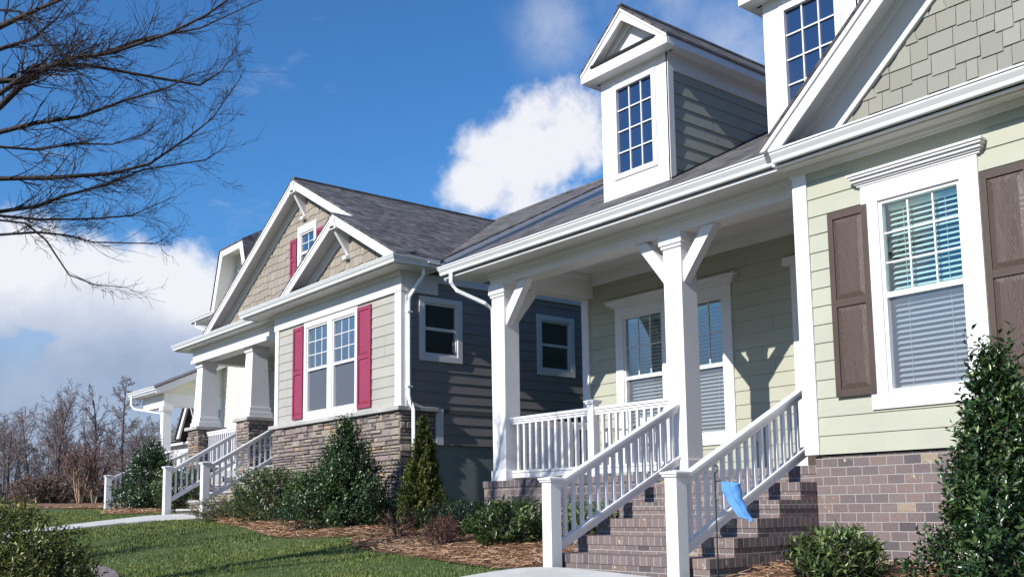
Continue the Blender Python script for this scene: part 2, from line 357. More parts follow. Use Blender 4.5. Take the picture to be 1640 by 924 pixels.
class MB:
    def __init__(s): s.v = []; s.f = []; s.r = []
    def add(s, vs, fs, r=None):
        k = len(s.v); s.v += [tuple(x) for x in vs]; s.f += [tuple(i+k for i in f) for f in fs]
        rr = random.random() if r is None else r; s.r += [rr]*len(fs)
    def box(s, x0, x1, y0, y1, z0, z1, r=None):
        s.add([(x, y, z) for z in (z0, z1) for y in (y0, y1) for x in (x0, x1)],
              [(0, 2, 3, 1), (4, 5, 7, 6), (0, 1, 5, 4), (2, 6, 7, 3), (0, 4, 6, 2), (1, 3, 7, 5)], r); return s
    def fb(s, F, u0, u1, n0, n1, z0, z1, r=None):
        if F.ax == 'Y': s.box(u0, u1, *sorted((F.c-n0, F.c-n1)), z0, z1, r)
        else: s.box(*sorted((F.c+n0, F.c+n1)), u0, u1, z0, z1, r)
        return s
    def poly(s, pts, r=None): s.add(pts, [tuple(range(len(pts)))], r); return s
    def prism(s, pts, ext, r=None):
        """polygon pts extruded by vector ext"""
        n = len(pts); e = Vector(ext); q = [Vector(p) for p in pts]
        s.add([tuple(p) for p in q]+[tuple(p+e) for p in q], [tuple(range(n))[::-1], tuple(range(n, 2*n))]+[(i, (i+1) % n, n+(i+1) % n, n+i) for i in range(n)], r); return s
    def beam(s, a, b, w, h, up=(0, 0, 1), r=None):
        """box from a to b; w sideways, h along up (measured at the centre line)"""
        a, b, U = Vector(a), Vector(b), Vector(up); d = (b-a).normalized(); sd_ = d.cross(U).normalized(); U2 = sd_.cross(d).normalized()
        vs = [p+sd_*(i*w/2)+U2*(j*h/2) for p in (a, b) for j in (-1, 1) for i in (-1, 1)]
        s.add(vs, [(0, 2, 3, 1), (4, 5, 7, 6), (0, 1, 5, 4), (2, 6, 7, 3), (0, 4, 6, 2), (1, 3, 7, 5)], r); return s
    def tube(s, pts, rad, n=8, r=None):
        pts = [Vector(p) for p in pts]; rad = rad if isinstance(rad, (list, tuple)) else [rad]*len(pts)
        vs = []; fs = []
        for i, p in enumerate(pts):
            d = (pts[min(i+1, len(pts)-1)]-pts[max(i-1, 0)]).normalized(); a = d.orthogonal().normalized() if abs(d.z) > .95 else d.cross(Vector((0, 0, 1))).normalized(); bb = d.cross(a)
            for k in range(n):
                th = 2*math.pi*(k+.5)/n; vs.append(p+a*math.cos(th)*rad[i]+bb*math.sin(th)*rad[i])
        for i in range(len(pts)-1):
            for k in range(n): fs.append((i*n+k, i*n+(k+1) % n, (i+1)*n+(k+1) % n, (i+1)*n+k))
        fs += [tuple(range(n))[::-1], tuple(range((len(pts)-1)*n, len(pts)*n))]
        s.add(vs, fs, r); return s
    def build(s, name, m, parent=None, smooth=False, bevel=0, **kw):
        o = from_arrays(name, s.v, s.f, M[m] if isinstance(m, str) else m, parent, s.r, smooth, **kw)
        if bevel:
            b = o.modifiers.new('bevel', 'BEVEL'); b.width = bevel; b.segments = 2; b.limit_method = 'ANGLE'
        return o
class Fr:
    """wall plane: ax 'Y' = faces the street (-Y), ax 'X' = faces +X; c its coordinate"""
    def __init__(s, ax, c): s.ax = ax; s.c = c
    def p(s, u, n, z): return (u, s.c-n, z) if s.ax == 'Y' else (s.c+n, u, z)
def empty(name, loc, label, cat, group=None):
    o = bpy.data.objects.new(name, None); o.location = loc; o.empty_display_size = .2
    return finish(o, None, label=label, cat=cat, group=group)
def smf(t, a, b):
    t = min(max((t-a)/(b-a), 0), 1); return t*t*(3-2*t)
def gh(x, y):
    u = -x
    bx = (.036*(max(u, -12)-20)) if u < 20 else (.016*(u-20) if u < 60 else .64)
    fade = 1-.8*smf(u, 24, 45)
    c = .1*(max(y, -2)-7.6) if y < 7.6 else .02*(min(y, 14)-7.6)
    return -.05+bx+c*fade

# siding: lapped boards as real wedges, clipped to holes and to xlim(z)
def siding(name, F, u0, u1, z0, z1, m, parent, holes=(), expo=.178, lim=None, lap=.012):
    b = MB(); zs = []
    z = z0
    while z < z1-1e-4:
        top = min(z+expo, z1); cuts = sorted({z, top} | {h[2] for h in holes if z < h[2] < top} | {h[3] for h in holes if z < h[3] < top})
        for a, c in zip(cuts[:-1], cuts[1:]):
            mid = (a+c)/2; ua, ub = (u0, u1) if lim is None else lim(mid)
            uaa, uba = (u0, u1) if lim is None else lim(a)
            uac, ubc = (u0, u1) if lim is None else lim(c)
            if ub <= ua: continue
            hs = sorted([h for h in holes if h[2] <= mid <= h[3]]); spans = []; cur = None
            pts = [None]+[x for h in hs for x in (h[0], h[1])]+[None]
            for i in range(0, len(pts), 2): spans.append((pts[i], pts[i+1]))
            oa = lap*(1-(a-z)/expo)+.003; oc = lap*(1-(c-z)/expo)+.003
            for (s0, s1) in spans:
                p0a, p0c = (uaa, uac) if s0 is None else (s0, s0); p1a, p1c = (uba, ubc) if s1 is None else (s1, s1)
                if p1a <= p0a and p1c <= p0c: continue
                b.add([F.p(p0a, oa, a), F.p(p1a, oa, a), F.p(p1c, oc, c), F.p(p0c, oc, c)], [(0, 1, 2, 3)])
                if p1a-p0a > .9 and a == z and random.random() < .75:      # butt joint between two boards
                    uj = random.uniform(p0a+.3, p1a-.3); b.add([F.p(uj-.0022, oa+.0008, a), F.p(uj+.0022, oa+.0008, a), F.p(uj+.0022, oc+.0008, c), F.p(uj-.0022, oc+.0008, c)], [(0, 1, 2, 3)], 2.)
                if a == z: b.add([F.p(p0a, -.004, a), F.p(p1a, -.004, a), F.p(p1a, oa, a), F.p(p0a, oa, a)], [(0, 1, 2, 3)])
        z += expo
    # butt joints between boards
    return b.build(name, m, parent)
def shakes(name, F, m, parent, lim, z0, z1, expo=.17, wmin=.10, wmax=.24, stag=.03, gap=.006, hole=None):
    b = MB(); z = z0
    if hole is None: l0_, r0_ = lim(z0); l1_, r1_ = lim(z1-.02); b.poly([F.p(l0_, .001, z0), F.p(r0_, .001, z0), F.p(r1_, .001, z1), F.p(l1_, .001, z1)], .3)
    while z < z1:
        a, c = lim(z)[0], lim(z)[1]; u = a-.1+random.random()*.1
        while u < c:
            w = random.uniform(wmin, wmax); zz = z-random.choice((0, 0, stag*.5, stag, stag)); top = zz+expo*1.25
            ua, ub = u, u+w-gap
            def cl(zq):
                l, r_ = lim(zq); return min(max(ua, l), ub), max(min(ub, r_), ua)
            l0, r0 = cl(max(zz, z0)); l1, r1 = cl(top)
            if hole and hole[0] < (ua+ub)/2 < hole[1] and hole[2] < zz+expo/2 < hole[3]: u += w; continue
            if r0 > l0:
                if r1 <= l1: l1 = r1 = (l0+r0)/2 if r1 == l1 else min(max((l1+r1)/2, l0), r0)
                zz = max(zz, z0)
                vs = [F.p(l0, .020, zz), F.p(r0, .020, zz), F.p(r1, .005, top), F.p(l1, .005, top), F.p(l0, -.002, zz), F.p(r0, -.002, zz), F.p(r1, -.002, top), F.p(l1, -.002, top)]
                b.add(vs, [(0, 1, 2, 3), (4, 5, 1, 0), (5, 6, 2, 1), (7, 4, 0, 3)])
            u += w
        z += expo
    return b.build(name, m, parent)

def window(parent, F, u0, u1, z0, z1, label=None, split=True, mun=(3, 2), casing=.11, head=.13, crown=False, blind=True, top='glass', bot='screen', sill=True, dark=.45, wm='white', crown_over=.09, mun_lower=None, name='window'):
    """casing outer box is u0..u1,z0..z1; parts: casing (the window itself), sash, glass, blind"""
    b = MB()
    g0, g1, h0, h1 = u0+casing, u1-casing, z0+(.13 if sill else casing), z1-head
    b.fb(F, u0, g0, -.02, .035, z0, z1); b.fb(F, g1, u1, -.02, .035, z0, z1)
    b.fb(F, g0, g1, -.02, .035, z0, h0); b.fb(F, g0, g1, -.02, .035, h1, z1)
    if crown:
        o = crown_over
        for k, (n, zz, hh) in enumerate(((.045, 0, .02), (.062, .02, .018), (.085, .038, .03), (.11, .068, .022), (.125, .09, .022))):
            b.fb(F, u0-.03-(o-.03)*k/4, u1+.03+(o-.03)*k/4, -.01, n, z1+zz, z1+zz+hh)
    w = b.build(name, wm, parent, label=label, bevel=.003)
    # reveal box (dark room behind)
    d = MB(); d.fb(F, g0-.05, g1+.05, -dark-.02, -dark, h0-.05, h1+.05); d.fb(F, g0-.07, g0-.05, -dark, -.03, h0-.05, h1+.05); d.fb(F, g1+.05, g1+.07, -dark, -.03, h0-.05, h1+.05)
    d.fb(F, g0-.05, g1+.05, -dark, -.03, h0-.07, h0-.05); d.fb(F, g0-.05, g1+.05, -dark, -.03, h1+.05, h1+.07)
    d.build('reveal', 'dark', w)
    s = MB(); t = .045
    s.fb(F, g0, g0+t*.7, -.05, .012, h0, h1); s.fb(F, g1-t*.7, g1, -.05, .012, h0, h1)
    s.fb(F, g0+t*.7, g1-t*.7, -.05, .012, h0, h0+t); s.fb(F, g0+t*.7, g1-t*.7, -.05, .012, h1-t*.7, h1)
    a0, a1, b0, b1 = g0+t*.7, g1-t*.7, h0+t, h1-t*.7
    zm = (b0+b1)/2
    if split: s.fb(F, a0, a1, -.045, .006, zm-.022, zm+.028)
    s.build('sash', wm, w)
    if mun:
        q = MB(); lo = zm+.028 if split else b0
        for i in range(1, mun[0]): x = a0+(a1-a0)*i/mun[0]; q.fb(F, x-.007, x+.007, -.030, -.012, lo, b1)
        for j in range(1, mun[1]): z = lo+(b1-lo)*j/mun[1]; q.fb(F, a0, a1, -.029, -.013, z-.007, z+.007)
        q.build('muntin', wm, w)
    if split:
        g = MB(); g.poly([F.p(a0, -.022, zm+.02), F.p(a1, -.022, zm+.02), F.p(a1, -.022, b1), F.p(a0, -.022, b1)]); g.build('upper_pane', top, w)
        g = MB(); g.poly([F.p(a0, -.034, b0), F.p(a1, -.034, b0), F.p(a1, -.034, zm-.02), F.p(a0, -.034, zm-.02)]); g.build('lower_pane', bot, w)
    else:
        g = MB(); g.poly([F.p(a0, -.022, b0), F.p(a1, -.022, b0), F.p(a1, -.022, b1), F.p(a0, -.022, b1)]); g.build('pane', top, w)
    if blind:
        k = MB(); z = b0+.01; sl = .045
        while z < b1-.05:
            vs = [F.p(a0+.02, -.085, z), F.p(a1-.02, -.085, z), F.p(a1-.02, -.085-sl, z+.030), F.p(a0+.02, -.085-sl, z+.030)]
            vs2 = [(x, y, zz+.003) for x, y, zz in vs]; k.add(vs+vs2, [(0, 1, 2, 3), (7, 6, 5, 4), (0, 1, 5, 4)]); z += .050
        k.fb(F, a0+.01, a1-.01, -.14, -.08, b1-.045, b1)
        for fx in (.22, .78): x = a0+(a1-a0)*fx; k.fb(F, x-.0015, x+.0015, -.083, -.080, b0, b1)
        k.build('blind', 'blind', w)
    return w
def shutter(parent, F, u0, u1, z0, z1, frame, panel, split=.5, name='shutter', label=None):
    b = MB(); s = .055
    b.fb(F, u0, u1, .012, .030, z0, z1)
    b.fb(F, u0, u0+s, .030, .048, z0, z1); b.fb(F, u1-s, u1, .030, .048, z0, z1)
    zm = z0+(z1-z0)*split
    for a, c in ((z0, z0+.07), (zm-.035, zm+.035), (z1-.07, z1)): b.fb(F, u0+s, u1-s, .030, .046, a, c)
    for zz in (z0+.04, zm, z1-.04):
        for uu in (u0+s/2, u1-s/2): b.fb(F, uu-.006, uu+.006, .048, .052, zz-.006, zz+.006)
    o = b.build(name, frame, parent, bevel=.003, label=label)
    for a, c in ((z0+.07, zm-.035), (zm+.035, z1-.07)):
        q = MB(); i = .045; e0, e1, e2, e3 = u0+s+.004, u1-s-.004, a+.004, c-.004
        o4 = [F.p(e0, .0305, e2), F.p(e1, .0305, e2), F.p(e1, .0305, e3), F.p(e0, .0305, e3)]
        i4 = [F.p(e0+i, .043, e2+i), F.p(e1-i, .043, e2+i), F.p(e1-i, .043, e3-i), F.p(e0+i, .043, e3-i)]
        q.add(o4+i4, [(0, 1, 5, 4), (1, 2, 6, 5), (2, 3, 7, 6), (3, 0, 4, 7), (4, 5, 6, 7)]); q.build('raised_panel', panel, o)
    return o
def gutter(parent, pts, z, out, name='gutter', h=.115, d=.11, mat_='alu'):
    """K-style gutter swept along a polyline (x,y); out(i) = outward direction of leg i; z = bottom"""
    prof = [(0, 0), (.055, 0), (.062, .012), (.062, .035), (.085, .062), (.098, .078), (.098, .100), (.112, .100), (.112, .115), (.090, .115), (.090, .108), (.052, .03), (.0, .03)]
    b = MB()
    P = [Vector((p[0], p[1], 0)) for p in pts]
    rings = []
    for i, p in enumerate(P):
        dd = []
        if i > 0: dd.append(Vector((*out[i-1], 0)))
        if i < len(P)-1: dd.append(Vector((*out[i], 0)))
        o = dd[0] if len(dd) == 1 else dd[0]+dd[1]
        rings.append([p+o*a+Vector((0, 0, z+c)) for a, c in prof])
    n = len(prof); vs = [v for r_ in rings for v in r_]; fs = []
    for i in range(len(P)-1):
        for k in range(n-1): fs.append((i*n+k, (i+1)*n+k, (i+1)*n+k+1, i*n+k+1))
    fs += [tuple(range(n)), tuple(range((len(P)-1)*n, len(P)*n))]
    b.add(vs, fs); return b.build(name, mat_, parent)
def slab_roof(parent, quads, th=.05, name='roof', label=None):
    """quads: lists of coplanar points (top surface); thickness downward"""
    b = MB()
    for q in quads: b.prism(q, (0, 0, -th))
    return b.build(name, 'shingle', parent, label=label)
def baluster_mesh(h, s=.034):
    b = MB(); b.box(-s/2, s/2, -s/2, s/2, 0, h); return b
def post(parent, x, y, z0, z1, s=.125, name='newel_post', m='white', base=False):
    b = MB(); b.box(x-s/2, x+s/2, y-s/2, y+s/2, z0, z1-.05); c = s/2+.018
    b.box(x-c, x+c, y-c, y+c, z1-.05, z1-.028); b.box(x-c-.012, x+c+.012, y-c-.012, y+c+.012, z1-.028, z1-.008)
    k = len(b.v); cc = c+.004; b.add([(x-cc, y-cc, z1-.008), (x+cc, y-cc, z1-.008), (x+cc, y+cc, z1-.008), (x-cc, y+cc, z1-.008), (x, y, z1+.012)], [(0, 1, 4), (1, 2, 4), (2, 3, 4), (3, 0, 4)])
    if base: b.box(x-s/2-.015, x+s/2+.015, y-s/2-.015, y+s/2+.015, z0, z0+.1)
    return b.build(name, m, parent, bevel=.003)
def rail(parent, a, b_, sep=.69, spacing=.118, name='railing', m='white', bh=.05, n=None, ends=(.06, .06)):
    """a,b_: handrail top end points. sloped or level; sep = from handrail top to bottom-rail bottom"""
    a, b_ = Vector(a), Vector(b_); r_ = bpy.data.objects.new(name, None); finish(r_, parent)
    Z = Vector((0, 0, 1)); L = (Vector((b_.x, b_.y, 0))-Vector((a.x, a.y, 0))).length
    c = math.cos(math.atan2(abs(b_.z-a.z), L))
    h = MB(); h.beam(a-Z*.018, b_-Z*.018, .088, .036*c); h.beam(a-Z*.05, b_-Z*.05, .062, .03*c); h.beam(a-Z*.08, b_-Z*.08, .04, .036*c); h.build('handrail', m, r_, bevel=.003)
    q = MB(); q.beam(a-Z*(sep-.035), b_-Z*(sep-.035), .05, .07*c); q.beam(a-Z*(sep-.085), b_-Z*(sep-.085), .075, .032*c); q.build('bottom_rail', m, r_, bevel=.003)
    n = n or max(1, int(L/spacing)-1)
    hgt = sep-.085-.07
    me = None
    for i in range(n):
        f = (i+1)/(n+1); p = a.lerp(b_, f)-Z*(sep-.085)
        if me is None:
            k = baluster_mesh(hgt); o = from_arrays('baluster', k.v, k.f, M[m], r_, local=True); me = o.data
        else: o = bpy.data.objects.new('baluster', me); finish(o, r_)
        o.location = p-origin_of(parent)
    return r_
def steps(parent, x0, x1, y0, y1, z0, z1, n, ground, brick=True, name='front_steps'):
    """n risers from y0 (front) to y1, solid below"""
    root = bpy.data.objects.new(name, None); finish(root, parent)
    rz = (z1-z0)/n; ry = (y1-y0)/(n-1) if n > 1 else 0
    for i in range(n):
        ya = y0+ry*i; yb = y1+.02; za = z0+rz*i if i else ground; zt = z0+rz*(i+1)
        if brick:
            b = MB(); b.box(x0, x1, ya, yb, za, zt-.084); b.build('step', 'brick', root)
            t = MB(); t.box(x0-.008, x1+.008, ya-.008, yb, zt-.084, zt); t.build('tread', 'rowlock', root)
        else:
            stone_block(root, x0, x1, ya, yb, za, zt-.04, 'step', sides=('f', 'r'))
            t = MB(); t.box(x0-.02, x1+.02, ya-.03, yb, zt-.045, zt); t.build('tread', 'cap', root, bevel=.01)
    return root
def stone_panel(b, F, u0, u1, z0, z1, prot=.05):
    z = z0
    while z < z1-.02:
        h = random.choice((.05, .06, .08, .1, .13)); h = min(h, z1-z)
        if z1-z-h < .04: h = z1-z
        u = u0
        while u < u1-.01:
            w = min(random.uniform(.09, .34), u1-u)
            if u1-u-w < .07: w = u1-u
            sub = [(z, z+h)] if (h < .1 or random.random() < .55) else [(z, z+h/2), (z+h/2, z+h)]
            for (a, c) in sub:
                g = .006; n0 = random.uniform(.2, 1)*prot; j = lambda: random.uniform(-.008, .008)
                i = min(.014, (c-a)*.2)
                o4 = [(u+g, a+g), (u+w-g, a+g), (u+w-g, c-g), (u+g, c-g)]
                i4 = [(u+g+i+j(), a+g+i+j()*.5), (u+w-g-i+j(), a+g+i+j()*.5), (u+w-g-i+j(), c-g-i+j()*.5), (u+g+i+j(), c-g-i+j()*.5)]
                vs = [F.p(x, 0, y) for x, y in o4]+[F.p(x, n0*.75, y) for x, y in o4]+[F.p(x, n0+random.uniform(0, .014), y) for x, y in i4]
                b.add(vs, [(0, 1, 5, 4), (1, 2, 6, 5), (2, 3, 7, 6), (3, 0, 4, 7), (4, 5, 9, 8), (5, 6, 10, 9), (6, 7, 11, 10), (7, 4, 8, 11), (8, 9, 10, 11)])
            u += w
        z += h
def stone_block(parent, x0, x1, y0, y1, z0, z1, name='stone_pier', sides=('f', 'r')):
    b = MB(); b.box(x0+.03, x1-.03, y0+.03, y1, z0, z1, .02)
    if 'f' in sides: stone_panel(b, Fr('Y', y0+.03), x0, x1, z0, z1, .04)
    if 'r' in sides: stone_panel(b, Fr('X', x1-.03), y0, y1, z0, z1, .04)
    return b.build(name, 'stone', parent)

# ================================================================== GROUND
def grid_ground():
    xs = np.concatenate([np.linspace(-420, -60, 40), np.arange(-58, -24, 1.), np.arange(-24, 4, .25), np.linspace(4, 160, 25)])
    ys = np.concatenate([np.linspace(-160, -6, 25), np.arange(-5, 16, .25), np.arange(16, 60, 2.), np.linspace(62, 400, 25)])
    X, Y = np.meshgrid(xs, ys); Z = np.array([[gh(x, y) for x in xs] for y in ys])
    Z += .012*np.sin(X*2.1+Y)*np.sin(Y*1.7)
    nx = len(xs); ny = len(ys); i = np.arange(nx*ny).reshape(ny, nx)
    F = np.stack([i[:-1, :-1], i[:-1, 1:], i[1:, 1:], i[1:, :-1]], -1).reshape(-1, 4)
    from_arrays('lawn', np.stack([X, Y, Z], -1).reshape(-1, 3), F, M['lawn'], smooth=True, kind='structure')
grid_ground()
def inpoly(x, y, P):
    c = False; n = len(P)
    for i in range(n):
        x1, y1 = P[i]; x2, y2 = P[(i+1) % n]
        if (y1 > y) != (y2 > y) and x < (x2-x1)*(y-y1)/(y2-y1)+x1: c = not c
    return c
def smooth_poly(P, it=2):
    for _ in range(it):
        Q = []
        for i in range(len(P)):
            a, b = P[i], P[(i+1) % len(P)]
            Q += [(a[0]*.75+b[0]*.25, a[1]*.75+b[1]*.25), (a[0]*.25+b[0]*.75, a[1]*.25+b[1]*.75)]
        P = Q
    return P
def draped(name, P, off, m, step=.25, bumpy=0., mound=0., kind='structure', side=.0):
    pts = [Vector(p) for p in P]; nb = len(pts)
    # densify the outline
    out = []
    for i in range(nb):
        a, b = pts[i], pts[(i+1) % nb]; k = max(1, int((b-a).length/step))
        out += [a.lerp(b, j/k) for j in range(k)]
    nb = len(out); x0 = min(p.x for p in out); x1 = max(p.x for p in out); y0 = min(p.y for p in out); y1 = max(p.y for p in out)
    ins = [Vector((x+random.uniform(-.05, .05), y+random.uniform(-.05, .05))) for x in np.arange(x0, x1, step) for y in np.arange(y0, y1, step) if inpoly(x, y, P)]
    res = geometry.delaunay_2d_cdt(out+ins, [], [list(range(nb))], 1, 1e-5)
    V = []
    for k, p in enumerate(res[0]):
        e = 0
        if mound or bumpy:
            dmin = min((p-q).length for q in out); e = mound*min(1, dmin/.5)+(bumpy*random.uniform(-1, 1) if dmin > .1 else 0)
        V.append((p.x, p.y, gh(p.x, p.y)+off+e))
    F = [tuple(f) for f in res[2]]
    if side:
        n0 = len(V)
        ring = [Vector(q) for q in out]
        V += [(q.x, q.y, gh(q.x, q.y)+off) for q in ring]+[(q.x, q.y, gh(q.x, q.y)+off-side) for q in ring]
        F += [(n0+i, n0+(i+1) % nb, n0+nb+(i+1) % nb, n0+nb+i) for i in range(nb)]
    return from_arrays(name, V, F, M[m], kind=kind, smooth=bool(mound))
BED1 = smooth_poly([(-18.85, 7.60), (-17.25, 7.06), (-15.33, 6.88), (-14.3, 6.55), (-13.2, 6.48), (-12.45, 6.95), (-12.38, 7.5), (-12.7, 8.1), (-13.3, 8.45), (-13.5, 9.3), (-14, 9.3), (-18.7, 9.3)], 2)
BED2 = smooth_poly([(-11.75, 6.62), (-11.1, 6.42), (-10.2, 6.30), (-9.2, 6.30), (-8.3, 6.22), (-7.70, 6.30), (-7.58, 6.6), (-7.58, 9.0), (-12.9, 9.6), (-12.75, 8.6), (-12.1, 7.9), (-11.95, 7.2)], 2)
BED3 = smooth_poly([(-5.6, 6.75), (-4.6, 6.2), (-2.5, 5.6), (1.5, 5.4), (1.5, 8.6), (-5.6, 8.6)], 1)
BED4 = smooth_poly([(-26, 7.95), (-24.4, 7.0), (-22.2, 7.55), (-21.3, 8.2), (-21.3, 9.4), (-26.5, 9.4)], 2)
RING = [(-34.6+4.6*math.cos(a)*1.0+.35*math.sin(3*a), 9.15+1.15*math.sin(a)+.62*(-4.6*math.cos(a))*-.18) for a in np.linspace(0, 2*math.pi, 24, endpoint=False)]
draped('pine_straw_bed', BED1, .015, 'straw', .18, .012, .06)
draped('pine_straw_bed', BED2, .015, 'straw', .18, .012, .05)
draped('pine_straw_bed', BED3, .015, 'straw', .2, .012, .05)
draped('pine_straw_bed', BED4, .015, 'straw', .25, .012, .05)
draped('pine_straw_bed', RING, .02, 'straw', .4, .02, .12)
draped('concrete_path', smooth_poly([(-21.0, 7.5), (-21.15, 5.9), (-20.9, 4.9), (-20.4, 3.6), (-19.6, 2.4), (-18.6, 1.0), (-17.5, 1.0), (-18.5, 2.6), (-19.35, 4.0), (-19.7, 5.1), (-19.6, 6.6), (-18.75, 7.2), (-18.75, 7.5)], 1), .028, 'concrete', .4, side=.12)
draped('concrete_apron', smooth_poly([(-7.75, 5.2), (-7.72, 5.9), (-7.62, 6.22), (-7.4, 6.40), (-7.1, 6.46), (-5.5, 6.46), (-4.8, 6.1), (-4.6, 5.2), (-5.0, 2.5), (-6.6, 2.5)], 1), .05, 'concrete', .4, side=.15)
draped('brick_path', smooth_poly([(-14.4, 3.4), (-13.3, 3.86), (-12.6, 3.86), (-11.6, 3.66), (-10.8, 3.2), (-9.8, 1.6), (-11.2, 1.4), (-12.2, 2.4), (-14.2, 2.6)], 1), .028, 'pavers', .3, side=.1)

# ================================================================== HOUSE NEXT TO THE CAMERA (sage)
H1 = empty('house', (-8.3, 9.3, -.5), 'sage green house with brick steps, brown shutters and white porch columns', 'house')
bx = lambda nm, m, *a, parent=H1, bevel=0, **k: MB().box(*a).build(nm, m, parent, bevel=bevel, **k)
FW = Fr('Y', 8.2); FR = Fr('Y', 10.15)
bx('brick_base', 'brick', -11.04, -5.5, 8.40, 10.2, -.95, .285)
bx('porch_edge', 'rowlock', -11.05, -5.52, 8.385, 8.62, .285, .372)
bx('porch_floor', 'brick', -11.04, -5.6, 8.62, 10.2, .285, .368)
bx('brick_base', 'brick', -5.55, 3.2, 8.225, 8.6, -1.1, .452)
w1 = (-4.89, -3.79, .84, 2.93)
siding('siding', FW, -5.47, 2.6, .462, 3.22, 'sage', H1, [(w1[0]+.06, w1[1]-.06, w1[2]+.05, w1[3]-.06)])
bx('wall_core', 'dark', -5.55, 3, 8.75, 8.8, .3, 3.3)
bx('side_wall', 'sage', -5.60, -5.5, 8.33, 10.15, .375, 3.4)
b = MB(); b.box(-5.62, -5.47, 8.165, 8.22, .462, 3.22); b.box(-5.63, -5.60, 8.17, 8.32, .462, 3.22); b.build('corner_board', 'white', H1, bevel=.003)
b = MB(); b.box(-5.66, 3, 8.172, 8.22, 3.22, 3.29); b.box(-5.68, 3, 8.15, 8.172, 3.25, 3.29); b.build('frieze', 'white', H1)
# rear porch wall
wa = (-10.1, -9.04, .78, 2.86); wb = (-9.04, -7.98, .78, 2.86)
siding('siding', FR, -10.68, -5.6, .374, 3.44, 'sage', H1, [(wa[0]+.1, wb[1]-.1, .9, 2.76), (-6.95, -6.0, .374, 2.9)])
bx('corner_board', 'white', -10.80, -10.66, 10.105, 10.2, .372, 3.15)
bx('side_wall', 'sage', -10.80, -10.70, 10.2, 13.5, -.3, 3.4)
b = MB(); b.box(-10.56, -5.6, 10.10, 10.15, 3.29, 3.46); b.box(-10.56, -5.6, 10.07, 10.10, 3.41, 3.46); b.build('frieze', 'white', H1)
bx('porch_ceiling', 'white', -10.6, -5.6, 8.66, 10.16, 3.46, 3.49)
b = MB(); b.box(-10.56, -5.62, 8.67, 8.72, 3.38, 3.455); b.box(-10.57, -10.52, 8.72, 10.07, 3.38, 3.455); b.build('ceiling_moulding', 'white', H1)
b = MB(); b.box(-10.86, -5.62, 8.40, 8.68, 3.11, 3.46); b.box(-10.87, -5.62, 8.385, 8.40, 3.21, 3.24); b.box(-10.87, -5.62, 8.36, 8.40, 3.24, 3.30)
b.box(-10.85, -10.57, 8.68, 10.14, 3.11, 3.46); b.build('porch_beam', 'white', H1, bevel=.003)
def column(parent, x0, x1, y0, y1, z0, z1):
    b = MB(); b.box(x0, x1, y0, y1, z0, z1)
    b.box(x0-.035, x1+.035, y0-.035, y1+.035, z1-.13, z1+.003); b.box(x0-.018, x1+.018, y0-.018, y1+.018, z1-.17, z1-.13)
    b.box(x0-.022, x1+.022, y0-.022, y1+.022, z0, z0+.14)
    return b.build('column', 'white', parent, bevel=.005)
c1 = column(H1, -10.83, -10.55, 8.405, 8.67, .37, 3.11); c2 = column(H1, -7.58, -7.31, 8.405, 8.67, .37, 3.11)
def bracket(col, x, y, dirv, zb=2.52, zt=3.108, reach=.47, w=.115):
    d = Vector(dirv); p = Vector((x, y, 0)); s = Vector((d.y, -d.x, 0))*(w/2); t = .175
    pts = [p+s+Vector((0, 0, zb)), p+s+Vector((0, 0, zb+.27)), p+s+d*(reach-t)+Vector((0, 0, zt)), p+s+d*reach+Vector((0, 0, zt))]
    pts = [p+s+Vector((0, 0, zb)), p+s+Vector((0, 0, zb+.24)), p+s+d*(reach-.18)+Vector((0, 0, zt)), p+s+d*reach+Vector((0, 0, zt))]
    MB().prism(pts, -s*2).build('bracket', 'white', col, bevel=.003)
bracket(c2, -7.31, 8.50, (1, 0, 0)); bracket(c2, -7.58, 8.50, (-1, 0, 0)); bracket(c1, -10.55, 8.50, (1, 0, 0)); bracket(c1, -10.69, 8.67, (0, 1, 0))
# windows and door
w = window(H1, FR, *wa, casing=.15, head=.14, crown=False, mun=(3, 2), top='glassmid'); window(H1, FR, *wb, casing=.15, head=.14, crown=False, mun=(3, 2), top='glassmid')
b = MB()
for k, (n, zz, hh, o) in enumerate(((.045, 0, .02, .03), (.07, .02, .03, .06), (.10, .05, .04, .10), (.12, .09, .025, .13))): b.fb(FR, wa[0]-o, wb[1]+o, -.01, n, 2.86+zz, 2.86+zz+hh)
b.build('window_crown', 'white', H1)
d = MB(); d.fb(FR, -7.05, -6.93, 0, .04, .372, 2.9); d.fb(FR, -6.93, -5.62, 0, .04, 2.76, 2.9); d.fb(FR, -7.12, -5.62, 0, .10, 2.9, 3.0); dr = d.build('door_frame', 'white', H1)
bx('door', 'brownpanel', -6.93, -5.98, 10.12, 10.17, .372, 2.76, parent=H1)
window(H1, FW, *w1, label='front window beside the brown shutters', casing=.165, head=.175, crown=True, mun=(3, 3))
shutter(H1, FW, -5.245, -4.83, .985, 2.755, 'brownshut', 'brownpanel', label='left brown louverless panel shutter')
shutter(H1, FW, -3.775, -3.36, .985, 2.755, 'brownshut', 'brownpanel')
b = MB(); b.fb(FR, -7.69, -7.58, .0, .05, .77, .93); b.build('outlet_cover', 'steel', H1, bevel=.01)
# steps and railings
steps(H1, -7.62, -5.56, 6.62, 8.30, -.62, .372, 6, -.95)
for x in (-7.44, -5.80):
    post(H1, x, 6.50, -.64, .30, .135)
    rail(H1, (x, 6.56, .245), (x, 8.42, 1.155), n=15)
rail(H1, (-10.55, 8.53, 1.235), (-9.0, 8.53, 1.235), sep=.83, n=11); post(H1, -8.94, 8.53, .37, 1.33, .11)
rail(H1, (-8.88, 8.53, 1.235), (-7.58, 8.53, 1.235), sep=.83, n=10)
rail(H1, (-10.69, 8.67, 1.235), (-10.69, 10.12, 1.235), sep=.83, n=11)
